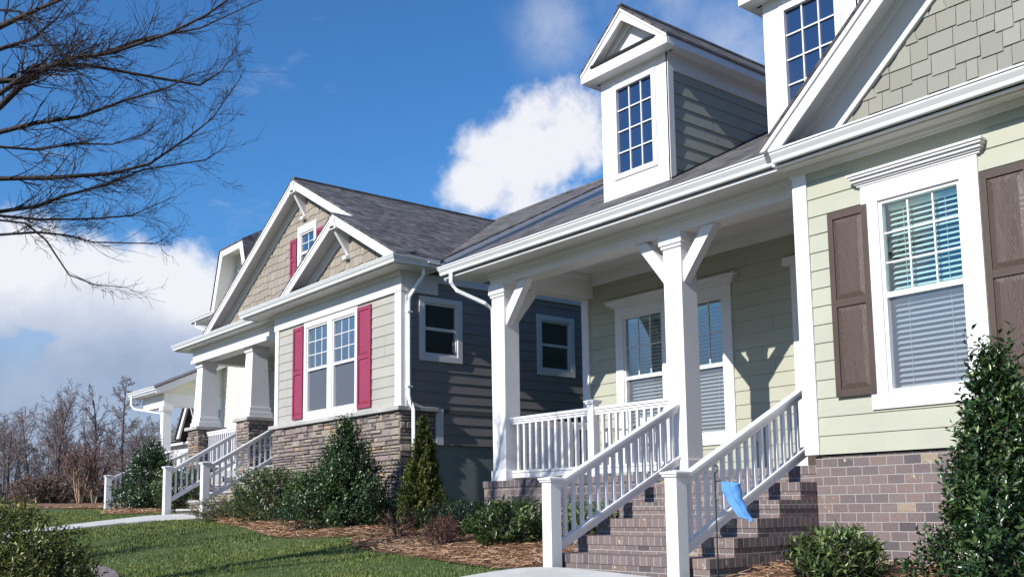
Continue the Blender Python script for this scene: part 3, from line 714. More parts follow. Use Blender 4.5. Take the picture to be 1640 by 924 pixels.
# eaves, roofs
S1 = .53; rz = lambda y: 3.415+S1*(y-7.9)
slab_roof(H1, [[(-11.42, 7.93, rz(7.93)), (4, 7.93, rz(7.93)), (4, 14, rz(14)), (-11.42, 14, rz(14))]], .03)
slab_roof(H1, [[(-11.42, 14, rz(14)), (4, 14, rz(14)), (4, 20, rz(14)-3.2), (-11.42, 20, rz(14)-3.2)]], .045)
b = MB(); b.box(-11.40, -5.5, 7.985, 8.40, 3.30, 3.325); b.box(-11.40, 4, 7.985, 8.01, 3.27, 3.40); b.box(-5.66, 4, 7.90, 8.17, 3.285, 3.31); b.box(-5.60, 4, 7.90, 7.925, 3.27, 3.42); b.box(-11.40, -10.86, 8.4, 8.66, 3.30, 3.325)
b.prism([(-11.40, 8.0, rz(8)-.05), (-11.40, 14, rz(14)-.05), (-11.40, 14, rz(14)-.22), (-11.40, 8.0, rz(8)-.22)], (.03, 0, 0)); b.build('soffit', 'white', H1)
b = MB(); b.prism([(-10.82, 8.35, 3.33), (-10.82, 14, rz(14)-.06), (-10.82, 19.6, 3.33)], (.05, 0, 0)); b.prism([(2.6, 8.2, 3.3), (2.6, 14, rz(14)-.06), (2.6, 19.6, 3.3)], (.05, 0, 0)); b.box(2.6, 2.65, 8.2, 19.6, -.9, 3.3); b.box(-10.80, -10.75, 13.5, 19.6, -.9, 3.33); b.build('gable_wall', 'sage', H1)
gutter(H1, [(-11.42, 7.985), (-5.3, 7.985)], 3.315, [(0, -1)])
gutter(H1, [(-5.62, 7.905), (3, 7.905)], 3.300, [(0, -1)])
t = MB(); t.tube([(-11.15, 7.93, 3.32), (-11.15, 7.93, 3.17), (-11.10, 8.00, 3.05), (-10.92, 8.36, 2.88), (-10.90, 8.48, 2.80), (-10.90, 8.50, .2), (-10.90, 8.50, -.4)], .038, 4); t.build('downspout', 'alu', H1, bevel=.008)
# front cross gable
gs = .88; gx, gz, gr = -5.80, 3.40, -2.75; ga = gz+(gr-gx)*gs; yg = 7.80
yb = lambda z: 7.9+(z-3.415)/S1
slab_roof(H1, [[(gx+.08, yg-.02, gz+.08*gs), (gr, yg-.02, ga), (gr, yb(ga), ga), (gx+.08, yb(gz)+.12, gz+.08*gs)], [(gr, yg-.02, ga), (2*gr-gx, yg-.02, gz), (2*gr-gx, yb(gz)+.05, gz), (gr, yb(ga), ga)]], .04)
b = MB()
def rake(b, y, x0, z0, x1, z1, drop, top, th, zc=3.425):
    k = (x1-x0)/(z1-z0); xa = x0+k*(zc-(z0-top)); xb = x0+k*(zc-(z0-drop))
    b.prism([(xa, y, zc), (x1, y, z1-top), (x1, y, z1-drop), (xb, y, zc)], (0, th, 0))
for sx in (1, -1):
    xf = lambda x: x if sx == 1 else 2*gr-x
    rake(b, yg+.01, xf(gx+.02), gz+.02*gs, gr, ga, .255, .045, .03); rake(b, yg-.012, xf(gx+.02), gz+.02*gs, gr, ga, .10, .045, .022)
    rake(b, yg+.04, xf(gx+.06), gz+.06*gs, gr, ga, .10, .06, .38)          # soffit
    rake(b, 8.15, xf(gx+.1), gz+.1*gs, gr, ga, .50, .10, .045)
    rake(b, 8.11, xf(gx+.1), gz+.1*gs, gr, ga, .19, .10, .05)
b.build('rake_trim', 'white', H1)
gl = lambda z: (max(gx+.02+(z+.47-gz)/gs, -9), min(2*gr-gx-.02-(z+.47-gz)/gs, 9))
shakes('gable_shakes', FW, 'shake', H1, gl, 3.42, 5.6, .178)
bx('flashing', 'black', -5.3, 2, 8.14, 8.22, 3.44, 3.53)
slab_roof(H1, [[(-5.5, 7.86, 3.425), (2, 7.86, 3.425), (2, 8.22, 3.475), (-5.5, 8.22, 3.475)]], .03, 'flashing')
# dormers
def dormer(x0, label):
    yf, wd_ = 9.2, 1.21; x1 = x0+wd_; xc = (x0+x1)/2; zt = 5.80; F = Fr('Y', yf); zb = rz(yf)
    root = MB(); g0, g1, h0, h1 = x0+.295, x1-.275, 4.42, 5.60
    for a in ((x0, g0, zb-.1, zt), (g1, x1, zb-.1, zt), (g0, g1, zb-.1, h0), (g0, g1, h1, zt)): root.fb(F, a[0], a[1], -.06, 0, a[2], a[3])
    c = .07
    for a in ((g0-c, g0, h0-c, h1+c), (g1, g1+c, h0-c, h1+c), (g0, g1, h0-c, h0), (g0, g1, h1, h1+c)): root.fb(F, a[0], a[1], 0, .018, a[2], a[3])
    root.box(x0, x0+.03, yf+.06, 12.3, zb-.1, zt)
    D = root.build('dormer', 'white', H1, label=label)
    X = Fr('X', x1-.02); s = MB(); s.box(x1-.02, x1+.012, yf, yf+.10, zb-.1, zt-.22); s.box(x1-.02, x1+.012, yf, 12.5, zt-.22, zt); s.box(x1, x1+.03, yf, 12.5, zt-.05, zt); s.build('corner_board', 'trim2', D)
    siding('siding', X, yf+.10, 12.3, 4.10, zt-.22, 'olive', D, lim=lambda z: (yf+.10, min(12.3, 7.9+(z-3.40)/S1)), expo=.17)
    g = MB(); g.poly([F.p(g0, -.035, h0), F.p(g1, -.035, h0), F.p(g1, -.035, h1), F.p(g0, -.035, h1)]); g.build('pane', 'dormglass', D)
    q = MB()
    for i in (1, 2): xx = g0+(g1-g0)*i/3; q.fb(F, xx-.008, xx+.008, -.034, -.012, h0, h1)
    for j in (1, 2, 3): zz = h0+(h1-h0)*j/4; q.fb(F, g0, g1, -.033, -.013, zz-.008, zz+.008)
    q.build('muntin', 'white', D)
    o = .795; ye = 9.0; ze = 5.95; za = ze+o*.84; yv = lambda z: 7.9+(z-3.415)/S1
    slab_roof(D, [[(xc-o-.02, ye-.02, ze-.017), (xc, ye-.02, za), (xc, yv(za), za), (xc-o-.02, yv(ze), ze-.017)], [(xc, ye-.02, za), (xc+o+.02, ye-.02, ze-.017), (xc+o+.02, yv(ze), ze-.017), (xc, yv(za), za)]], .035, 'dormer_roof')
    b = MB()
    b.box(xc-o, xc+o, ye, yf+.05, zt, zt+.025)                                   # soffit front
    b.box(x1, xc+o, yf+.05, yv(zt), zt, zt+.025); b.box(xc-o, x0, yf+.05, yv(zt), zt, zt+.025)
    b.box(xc+o-.02, xc+o+.002, ye+.03, yv(ze), zt-.003, ze-.05); b.box(xc-o-.002, xc-o+.02, ye+.03, yv(ze), zt-.003, ze-.05)
    b.box(xc-o-.001, xc+o+.001, ye-.002, ye+.03, zt-.002, zt+.15)
    for sx in (-1, 1):
        for (dr_, tp, y, th) in ((.20, .04, ye, .03), (.075, .04, ye-.016, .016), (.10, .05, ye+.03, .20), (.22, .05, yf-.035, .03)):
            b.prism([(xc+sx*o, y, ze-tp), (xc, y, za-tp), (xc, y, za-dr_), (xc+sx*o, y, max(ze-dr_, zt+.02))], (0, th, 0))
    b.prism([(xc-o+.1, yf, zt), (xc+o-.1, yf, zt), (xc, yf, za-.1)], (0, .03, 0))
    # small raised triangle inside the pediment
    for (k, n_) in ((.30, .03), (.20, .045)): b.prism([(xc-k, yf-n_, zt+.17), (xc+k, yf-n_, zt+.17), (xc, yf-n_, zt+.17+k*.84)], (0, .03, 0))
    b.build('pediment', 'white', D)
    MB().box(xc-o+.21, xc+o-.21, ye-.025, yf, zt+.150, zt+.182).build('flashing', 'black', D)
    b = MB(); b.box(xc-.03, xc+.03, ye-.03, yv(za), za-.01, za+.02); b.build('ridge_cap', 'shingle', D)
    fl = MB(); fl.beam((x1+.006, yf, rz(yf)+.012), (x1+.006, 12.3, rz(12.3)+.012), .03, .02); fl.build('flashing', 'black', D)
dormer(-9.33, 'whole white dormer with triangular pediment')
dormer(-6.62, 'dormer partly hidden by the front gable')

# ================================================================== NEIGHBOUR (grey, stone base, raspberry shutters)
H2 = empty('house', (-18, 10.5, -.2), 'grey house with stone base, raspberry shutters and tan shingled gables', 'house')
b2 = lambda nm, m, *a, bevel=0, **k: MB().box(*a).build(nm, m, H2, bevel=bevel, **k)
F2 = Fr('Y', 8.75); X2 = Fr('X', -13.7)
tw = (-17.17, -15.13, 1.70, 3.66); tm = (tw[0]+tw[1])/2
siding('siding', F2, -18.27, -13.86, 1.70, 3.62, 'taupe', H2, [(tw[0]+.08, tw[1]-.08, 1.78, 3.5)])
b = MB(); b.box(-18.42, -18.27, 8.71, 8.8, 1.69, 3.62); b.build('corner_board', 'white', H2, bevel=.003); b = MB(); b.box(-13.88, -13.68, 8.71, 8.8, 1.69, 3.62); b.box(-13.70, -13.668, 8.80, 8.90, 1.69, 3.62); b.build('corner_board', 'white', H2, bevel=.003)
b = MB(); b.box(-18.45, -13.66, 8.70, 8.8, 3.62, 3.96); b.box(-18.48, -13.63, 8.66, 8.70, 3.88, 3.96); b.box(-13.70, -13.655, 8.80, 9.44, 3.62, 3.96); b.box(-13.70, -13.66, 9.44, 14, 3.84, 3.96); b.build('frieze', 'trim2', H2)
window(H2, F2, tw[0], tm, tw[2], tw[3]-.06, casing=.09, head=.10, mun=(3, 3), top='glassblue', blind=False); window(H2, F2, tm, tw[1], tw[2], tw[3]-.06, casing=.09, head=.10, mun=(3, 3), top='glassblue', blind=False)
shutter(H2, F2, -17.62, -17.20, 1.76, 3.56, 'redshut', 'redshut'); shutter(H2, F2, -15.12, -14.66, 1.76, 3.56, 'redshut', 'redshut')
b = MB(); b.box(-18.40, -13.73, 8.72, 9.3, -.6, 1.62, .02); stone_panel(b, Fr('Y', 8.70), -18.42, -13.66, -.5, 1.62, .045); stone_panel(b, Fr('X', -13.70), 8.68, 9.38, -.5, 1.62, .045); b.build('stone_base', 'stone', H2)
b = MB(); b.box(-18.46, -13.60, 8.60, 8.74, 1.615, 1.69); b.box(-13.72, -13.60, 8.74, 9.42, 1.615, 1.69); b.build('stone_cap', 'cap', H2, bevel=.01)
b2('foundation', 'parge', -13.9, -13.72, 9.3, 18, -.8, 1.07)
b2('side_trim', 'trim2', -13.72, -13.67, 9.40, 9.55, 1.07, 1.68)
sw1 = (9.07, 9.96, 2.48, 3.58); sw2 = (11.67, 12.60, 2.43, 3.56)
siding('side_siding', X2, 9.53, 18, 1.07, 1.068+.178*3.4, 'slate', H2)
siding('side_siding', X2, 8.9, 18, 1.07+.178*3, 3.98, 'slate', H2, [(s[0]+.05, s[1]-.05, s[2]+.05, s[3]-.05) for s in (sw1, sw2)], lim=lambda z: (9.53 if z < 1.69 else 8.90, 18))
yr2 = lambda z: 9.2+(z-4.02)/.54
siding('side_siding', X2, 9.2, 18, 3.96, 6.9, 'slate', H2, lim=lambda z: (yr2(z)-.1, 18.8-(yr2(z)-9.2)))
for s in (sw1, sw2): window(H2, X2, *s, casing=.10, head=.10, sill=False, mun=None, wm='trim2', blind=False, top='glass', bot='glass')
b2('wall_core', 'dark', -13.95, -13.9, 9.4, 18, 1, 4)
# wing eave
b = MB(); b.box(-19.22, -13.32, 8.39, 8.72, 3.96, 3.985); b.box(-13.72, -13.335, 8.72, 9.25, 3.96, 3.985); b.box(-19.22, -13.31, 8.365, 8.39, 3.95, 4.07); b.box(-13.335, -13.315, 8.39, 9.25, 3.95, 4.07); b.box(-19.22, -19.19, 8.39, 9.2, 3.95, 4.07); b.box(-19.19, -18.40, 8.72, 9.2, 3.953, 3.978)
b.build('soffit', 'trim2', H2)
gutter(H2, [(-19.25, 8.365), (-13.315, 8.365), (-13.315, 9.18)], 3.975, [(0, -1), (1, 0)])
sr = .55; ex = -13.22; e0 = 4.10; zr = lambda x: e0+sr*(ex-x)
XA = -18.2; XB = -15.5; ym = lambda z: 9.2+(z-4.12)/.54
slab_roof(H2, [[(ex, 8.30, zr(ex)), (ex, 9.2, zr(ex)), (XB, ym(zr(XB)), zr(XB)), (XB, 8.40, zr(XB)), (ex-.05, 8.40, zr(ex-.05)), (ex-.05, 8.30, zr(ex-.05))],
               [(XB, 8.93, zr(XB)), (XB, ym(zr(XB)), zr(XB)), (XA, ym(zr(XA)), zr(XA)), (XA, 8.93, zr(XA))]], .04)
xl = 2*XA-ex
slab_roof(H2, [[(XA, 8.93, zr(XA)), (XA, ym(zr(XA)), zr(XA)), (xl, 9.4, e0), (xl, 8.93, e0)]], .04)
slab_roof(H2, [[(XB, 8.40, zr(XB)), (XB, 9.3, zr(XB)), (-17.75, 9.3, zr(XB)-2.25*sr), (-17.75, 8.40, zr(XB)-2.25*sr)]], .04)
# main roof behind
mr2 = lambda y: 4.12+.54*(y-9.2)
slab_roof(H2, [[(-13.40, 9.17, mr2(9.17)), (-13.40, 14.4, mr2(14.4)), (-25, 14.4, mr2(14.4)), (-25, 12, mr2(12)), (XA, ym(zr(XA)), mr2(ym(zr(XA))))],
               [(-13.40, 14.4, mr2(14.4)), (-13.40, 19.6, mr2(9.2)), (-25, 19.6, mr2(9.2)), (-25, 14.4, mr2(14.4))]], .04)
b = MB(); b.prism([(-13.43, 9.12, mr2(9.12)-.04), (-13.43, 14.4, mr2(14.4)-.04), (-13.43, 14.4, mr2(14.4)-.26), (-13.43, 9.46, 4.0), (-13.43, 9.12, 4.0)], (.025, 0, 0))
b.prism([(-13.405, 9.1, mr2(9.1)-.04), (-13.405, 14.4, mr2(14.4)-.04), (-13.405, 14.4, mr2(14.4)-.11), (-13.405, 9.1, mr2(9.1)-.11)], (.02, 0, 0))
b.build('rake_trim', 'white', H2)
b = MB(); b.box(-25, -13.4, 14.33, 14.47, mr2(14.4)-.03, mr2(14.4)+.02); b.box(XA-.06, XA+.06, 8.95, ym(zr(XA)), zr(XA)-.03, zr(XA)+.02); b.build('ridge_cap', 'shingle', H2)
slab_roof(H2, [[(-18.6, 8.31, 4.095), (-13.34, 8.31, 4.095), (-13.34, 8.8, 4.24), (-18.6, 8.8, 4.24)]], .03)
# gables
def gable_trim(parent, xc, za, half, y, yw, s, m='white', zc=4.03):
    b = MB()
    for sx in (-1, 1):
        for (dr_, tp, yy, th) in ((.22, .04, y, .03), (.08, .04, y-.015, .015), (.09, .05, y+.03, yw-y-.02), (.34, .10, yw-.03, .03)):
            ot = min(half, (za-tp-zc)/s); ob = min(half, (za-dr_-zc)/s)
            b.prism([(xc+sx*ot, yy, za-ot*s-tp), (xc, yy, za-tp), (xc, yy, za-dr_), (xc+sx*ob, yy, za-ob*s-dr_)], (0, th, 0))
    b.build('rake_trim', m, parent)
    k = MB(); w_ = .036
    k.prism([(xc-w_, yw, za-.30), (xc-w_, y+.04, za-.22), (xc-w_, y+.02, za-.34), (xc-w_, yw-.07, za-.68), (xc-w_, yw-.02, za-.78), (xc-w_, yw, za-.78)], (2*w_, 0, 0))
    k.box(xc-.14, xc+.14, y-.03, y+.06, za-.32, za-.26); k.box(xc-.075, xc+.075, y-.03, y+.02, za-.30, za-.08); k.box(xc-.07, xc+.07, yw-.10, yw, za-.83, za-.77); k.build('gable_bracket', m, parent)
gable_trim(H2, XB, zr(XB), 2.25, 8.42, 8.75, sr); gable_trim(H2, XA, zr(XA), 5.05, 8.95, 9.25, sr)
shakes('gable_shakes', F2, 'shake2', H2, lambda z: (XB-(zr(XB)-.30-z)/sr, XB+(zr(XB)-.30-z)/sr), 4.2, zr(XB)-.3, .165, stag=.035)
FA = Fr('Y', 9.25); aw = (-18.50, -17.68, 4.75, 5.90)
b = MB(); b.prism([(XA-4.9, 9.262, 4.0), (aw[0]+.05, 9.262, 4.0), (aw[0]+.05, 9.262, zr(XA)-.2-.35*sr), (XA-4.9, 9.262, zr(XA)-.2-4.9*sr)], (0, .02, 0)); b.prism([(aw[1]-.05, 9.262, 4.0), (XA+4.9, 9.262, 4.0), (XA+4.9, 9.262, zr(XA)-.2-4.9*sr), (aw[1]-.05, 9.262, zr(XA)-.2-.5*sr)], (0, .02, 0)); b.box(aw[0]+.05, aw[1]-.05, 9.262, 9.28, 4, aw[2]+.1); b.box(aw[0]+.05, aw[1]-.05, 9.262, 9.28, aw[3]-.1, zr(XA)-.5); b.build('gable_wall', 'shake2', H2)
shakes('gable_shakes', FA, 'shake2', H2, lambda z: (XA-(zr(XA)-.30-z)/sr, XA+(zr(XA)-.30-z)/sr), 4.05, zr(XA)-.3, .165, stag=.035, hole=(aw[0]+.02, aw[1]-.02, aw[2]+.02, aw[3]-.02))
window(H2, FA, *aw, casing=.10, head=.16, mun=(2, 2), blind=False, top='glassblue', label='small attic window between raspberry shutters')
shutter(H2, FA, -18.82, -18.53, 4.80, 5.68, 'redshut', 'redshut'); shutter(H2, FA, -17.65, -17.36, 4.80, 5.68, 'redshut', 'redshut')
# downspout at the corner
t = MB(); t.tube([(-13.36, 8.95, 4.0), (-13.36, 8.95, 3.86), (-13.42, 8.93, 3.78), (-13.62, 8.84, 3.52), (-13.64, 8.83, 3.40), (-13.64, 8.83, 1.86), (-13.60, 8.84, 1.74), (-13.54, 8.86, 1.62), (-13.54, 8.87, -.3)], .042, 4); t.build('downspout', 'alu', H2, bevel=.008)
b = MB(); [b.box(-13.70, -13.585, 8.79, 8.88, z, z+.025) for z in (3.25, 2.0)]; b.build('strap', 'alu', H2)
# porch
b = MB(); b.box(-23.55, -18.42, 8.97, 9.3, 3.62, 3.96); b.box(-23.58, -18.42, 8.93, 8.97, 3.60, 3.68); b.box(-23.58, -18.42, 8.93, 8.97, 3.88, 3.96); b.box(-23.55, -23.25, 9.3, 11, 3.62, 3.96); b.build('porch_beam', 'trim2', H2)
b2('porch_ceiling', 'trim2', -23.5, -18.42, 9.3, 11.0, 3.93, 3.96)
b = MB(); b.box(-24.02, -19.22, 8.74, 8.96, 3.96, 3.985); b.box(-24.05, -19.22, 8.715, 8.74, 3.95, 4.07); b.box(-24.02, -23.55, 8.96, 11.2, 3.96, 3.985); b.box(-24.05, -24.02, 8.74, 11.2, 3.95, 4.07); b.build('soffit', 'trim2', H2)
gutter(H2, [(-24.08, 8.715), (-18.7, 8.715)], 3.975, [(0, -1)])
slab_roof(H2, [[(-24.05, 8.66, 4.085), (-18.6, 8.66, 4.085), (-18.6, 9.3, 4.24), (-24.05, 9.3, 4.24)]], .03)
FR2 = Fr('Y', 11.0)
siding('siding', FR2, -23.6, -18.4, .95, 3.93, 'taupe', H2)
b2('corner_board', 'white', -23.72, -23.58, 10.95, 11.05, .95, 3.96)
b = MB(); b.box(-23.6, -18.42, 9.25, 11.0, -.3, .95); b.build('porch_floor', 'cap', H2)
def tapered(x, y, z0, z1, b0, b1):
    b = MB(); v = [(x+i*b0/2, y+j*b0/2, z0) for i, j in ((-1, -1), (1, -1), (1, 1), (-1, 1))]+[(x+i*b1/2, y+j*b1/2, z1) for i, j in ((-1, -1), (1, -1), (1, 1), (-1, 1))]
    b.add(v, [(0, 1, 2, 3), (4, 5, 6, 7), (0, 1, 5, 4), (1, 2, 6, 5), (2, 3, 7, 6), (3, 0, 4, 7)])
    for (za, zb_, e) in ((z0, z0+.11, .04), (z0+.11, z0+.22, .015)): q = b0/2+e; b.box(x-q, x+q, y-q, y+q, za, zb_)
    q = b1/2+.035; b.box(x-q, x+q, y-q, y+q, z1-.12, z1)
    return b.build('column', 'white', H2, bevel=.005)
for x in (-20.42, -23.28):
    tapered(x, 9.22, 2.04, 3.62, .47, .34); stone_block(H2, x-.33, x+.33, 8.90, 9.55, -.3, 1.96)
    MB().box(x-.39, x+.39, 8.84, 9.6, 1.96, 2.04).build('pier_cap', 'cap', H2, bevel=.012)
rail(H2, (-22.95, 9.15, 1.90), (-20.75, 9.15, 1.90), sep=.86, n=17)
steps(H2, -20.85, -18.5, 7.62, 8.95, -.10, .95, 6, -.5, brick=False)
for x in (-20.75, -18.70):
    post(H2, x, 7.42, -.15, .97, .14); rail(H2, (x, 7.48, .90), (x, 8.90, 1.74), n=11)

# ================================================================== THIRD HOUSE (white, clipped gable)
H3 = empty('house', (-30, 13, .3), 'white house with clipped gable and long stair rails at left end of the row', 'house')
b3 = lambda nm, m, *a, bevel=0, **k: MB().box(*a).build(nm, m, H3, bevel=bevel, **k)
F3 = Fr('Y', 12.95)
siding('siding', F3, -31.3, -24.0, .9, 6.5, 'cream', H3, [(-28.35, -27.45, 2.6, 3.65)])
b3('siding_wall', 'cream', -31.35, -24, 12.97, 20, .3, 6.6)
window(H3, F3, -28.45, -27.35, 2.5, 3.75, split=False, mun=(2, 3), blind=False, top='glassblue')
b = MB(); b.box(-31.38, -31.26, 12.90, 13.0, .9, 6.4); b.build('corner_board', 'white', H3)
# clipped gable face
P = [(-31.15, 6.50), (-30.45, 8.47), (-28.75, 8.47), (-28.05, 6.50)]
b = MB(); b.prism([(x, 13.05, z) for x, z in P], (0, .1, 0)); b.build('gable_wall', 'cream', H3)
def ringframe(b, P, ins, y0, y1):
    cx = sum(p[0] for p in P)/4; Q = [(P[0][0]+ins*1.1, P[0][1]), (P[1][0]+ins*.8, P[1][1]-ins), (P[2][0]-ins*.8, P[2][1]-ins), (P[3][0]-ins*1.1, P[3][1])]
    for i in range(3): b.prism([(P[i][0], y0, P[i][1]), (P[i+1][0], y0, P[i+1][1]), (Q[i+1][0], y0, Q[i+1][1]), (Q[i][0], y0, Q[i][1])], (0, y1-y0, 0))
b = MB(); ringframe(b, P, .22, 12.42, 12.46); ringframe(b, P, .10, 12.46, 13.05); P2 = [(-31.0, 6.5), (-30.38, 8.35), (-28.82, 8.35), (-28.2, 6.5)]; ringframe(b, P2, .30, 13.0, 13.05); b.build('rake_trim', 'white', H3)
slab_roof(H3, [[(-30.5, 12.40, 8.50), (-28.7, 12.40, 8.50), (-29.0, 14.2, 9.55), (-30.2, 14.2, 9.55)], [(-30.5, 12.40, 8.50), (-30.2, 14.2, 9.55), (-30.2, 18, 9.55), (-31.25, 18, 6.5), (-31.2, 12.4, 6.5)], [(-28.7, 12.4, 8.5), (-28.0, 12.4, 6.5), (-28.0, 18, 6.5), (-29.0, 18, 9.55), (-29.0, 14.2, 9.55)]], .05)
b = MB(); b.box(-32.9, -31.0, 12.45, 13.0, 6.42, 6.45); b.box(-32.9, -32.87, 12.45, 16, 6.42, 6.55); b.box(-32.9, -31.35, 13, 16, 6.42, 6.45); b.build('soffit', 'white', H3)
gutter(H3, [(-32.95, 12.45), (-31.0, 12.45)], 6.45, [(0, -1)])
slab_roof(H3, [[(-32.95, 12.4, 6.56), (-31.2, 12.4, 6.56), (-31.2, 14.4, 7.6), (-32.95, 14.4, 7.6)]], .04)
t = MB(); t.tube([(-32.5, 12.45, 6.45), (-32.5, 12.45, 6.28), (-31.45, 12.85, 5.85), (-31.42, 12.88, 1)], .04, 4); t.build('downspout', 'alu', H3)
# porch on the left
xs_ = -31.25
b = MB(); b.box(-33.3, xs_, 11.0, 11.2, 3.36, 3.78); b.box(xs_-.2, xs_, 11.2, 12.95, 3.36, 3.78); b.build('porch_beam', 'white', H3)
siding('side_siding', Fr('X', xs_), 11.2, 12.95, 3.78, 4.75, 'cream', H3, lim=lambda z: (11.0+(z-3.85)/.46, 12.95))
b = MB(); b.box(-33.5, xs_+.35, 10.62, 11.0, 3.78, 3.80); b.prism([(xs_+.33, 10.62, 3.90), (xs_+.33, 12.95, 4.97), (xs_+.33, 12.95, 4.78), (xs_+.33, 10.62, 3.70)], (.03, 0, 0)); b.prism([(xs_, 10.8, 3.80), (xs_, 12.95, 4.78), (xs_, 12.95, 4.76), (xs_, 10.8, 3.78)], (.33, 0, 0)); b.build('soffit', 'white', H3)
slab_roof(H3, [[(-33.5, 10.58, 3.93), (xs_+.38, 10.58, 3.93), (xs_+.38, 12.95, 5.02), (-33.5, 12.95, 5.02)]], .05)
gutter(H3, [(-33.5, 10.64), (-30.9, 10.64)], 3.84, [(0, -1)])
t = MB(); t.tube([(-33.2, 10.6, 3.84), (-33.2, 10.6, 3.55), (-33.1, 10.68, 3.42), (-31.5, 11.05, 3.15), (-31.5, 11.1, 1)], .045, 4); t.build('downspout', 'alu', H3)
for y in (11.12, 12.3):
    b = MB(); b.box(xs_-.26, xs_, y-.13, y+.13, .95, 3.36); b.box(xs_-.3, xs_+.04, y-.17, y+.17, 3.22, 3.36); b.box(xs_-.29, xs_+.03, y-.16, y+.16, .95, 1.1); b.build('column', 'white', H3)
b3('porch_floor', 'concrete', -33.3, -27.5, 11.0, 12.95, 0, 1.0)
steps(H3, -30.3, -28.0, 9.15, 10.95, .15, 1.0, 5, -.1, brick=True)
for x in (-30.2, -28.05): post(H3, x, 9.05, .10, 1.12, .16); rail(H3, (x, 9.12, 1.05), (x, 10.98, 1.92), n=12)
rail(H3, (-30.15, 11.12, 1.92), (-28.05, 11.12, 1.92), sep=.86, n=14); rail(H3, (xs_, 11.12, 1.92), (-30.25, 11.12, 1.92), sep=.86, n=7)
# ================================================================== FOURTH HOUSE (far)
H4 = empty('house', (-52, 21, .4), 'small distant white house with dark roof seen past the porch posts', 'house')
F4 = Fr('Y', 19.5)
siding('siding', F4, -56, -44, .4, 3.7, 'white', H4)
MB().box(-56, -44, 19.52, 27, .3, 3.72).build('wall', 'cream', H4)
for x in (-51.6, -49.3): window(H4, F4, x, x+1.2, 1.6, 3.3, split=True, mun=(2, 2), blind=False, top='glassblue')
slab_roof(H4, [[(-56.6, 19.0, 3.75), (-43.5, 19.0, 3.75), (-43.5, 23.2, 6.7), (-56.6, 23.2, 6.7)], [(-56.6, 23.2, 6.7), (-43.5, 23.2, 6.7), (-43.5, 27.4, 3.75), (-56.6, 27.4, 3.75)]], .08)
b = MB(); b.box(-56.6, -43.5, 19.0, 19.1, 3.55, 3.75); 
b.prism([(-50.9, 18.6, 3.8), (-49.3, 18.6, 6.0), (-49.3, 18.6, 5.6), (-50.6, 18.6, 3.8)], (0, .1, 0)); b.prism([(-47.7, 18.6, 3.8), (-49.3, 18.6, 6.0), (-49.3, 18.6, 5.6), (-48.0, 18.6, 3.8)], (0, .1, 0)); b.build('rake_trim', 'white', H4)
slab_roof(H4, [[(-51, 18.5, 3.8), (-49.3, 18.5, 6.1), (-49.3, 21.5, 6.1), (-51, 21.5, 3.8)], [(-49.3, 18.5, 6.1), (-47.6, 18.5, 3.8), (-47.6, 21.5, 3.8), (-49.3, 21.5, 6.1)]], .08)

# ================================================================== VEGETATION
def rnorm(a): return a/np.maximum(np.linalg.norm(a, axis=-1, keepdims=True), 1e-9)
def leaves(name, P, D, Nn, L, Wd, m, parent, rnd, curl=.25, **kw):
    """one folded 4-corner leaf per row: base P, direction D, face normal Nn"""
    D = rnorm(D); S = rnorm(np.cross(D, Nn)); U = np.cross(S, D)
    L = L[:, None]; Wd = Wd[:, None]
    v0 = P; v1 = P+D*L*.45+S*Wd*.5+U*Wd*curl; v2 = P+D*L-U*L*.08; v3 = P+D*L*.45-S*Wd*.5+U*Wd*curl
    n = len(P); V = np.stack([v0, v1, v2, v3], 1).reshape(-1, 3); i = np.arange(n)*4
    F = np.concatenate([np.stack([i, i+1, i+2], 1), np.stack([i, i+2, i+3], 1)])
    return from_arrays(name, V, F, M[m], parent, rnd=np.concatenate([rnd, rnd]), uv=False, local=True, **kw)
def tubes(polys, n=3):
    Vs = []; Fs = []; k = 0
    th = np.arange(n)*2*math.pi/n
    for pts, rad in polys:
        pts = np.asarray(pts, float); rad = np.asarray(rad, float); m_ = len(pts)
        d = np.gradient(pts, axis=0); d = rnorm(d); ref = np.where(abs(d[:, 2:3]) > .9, [[1., 0, 0]], [[0, 0, 1.]])
        a = rnorm(np.cross(d, ref)); b_ = np.cross(d, a)
        V = pts[:, None]+(a[:, None]*np.cos(th)[None, :, None]+b_[:, None]*np.sin(th)[None, :, None])*rad[:, None, None]
        Vs.append(V.reshape(-1, 3)); i = np.arange(m_-1)[:, None]*n+np.arange(n)[None]; j = np.arange(m_-1)[:, None]*n+(np.arange(n)[None]+1) % n
        Fs.append((np.stack([i, j, j+n, i+n], -1)+k).reshape(-1, 4)); k += m_*n
    return np.concatenate(Vs), np.concatenate(Fs)
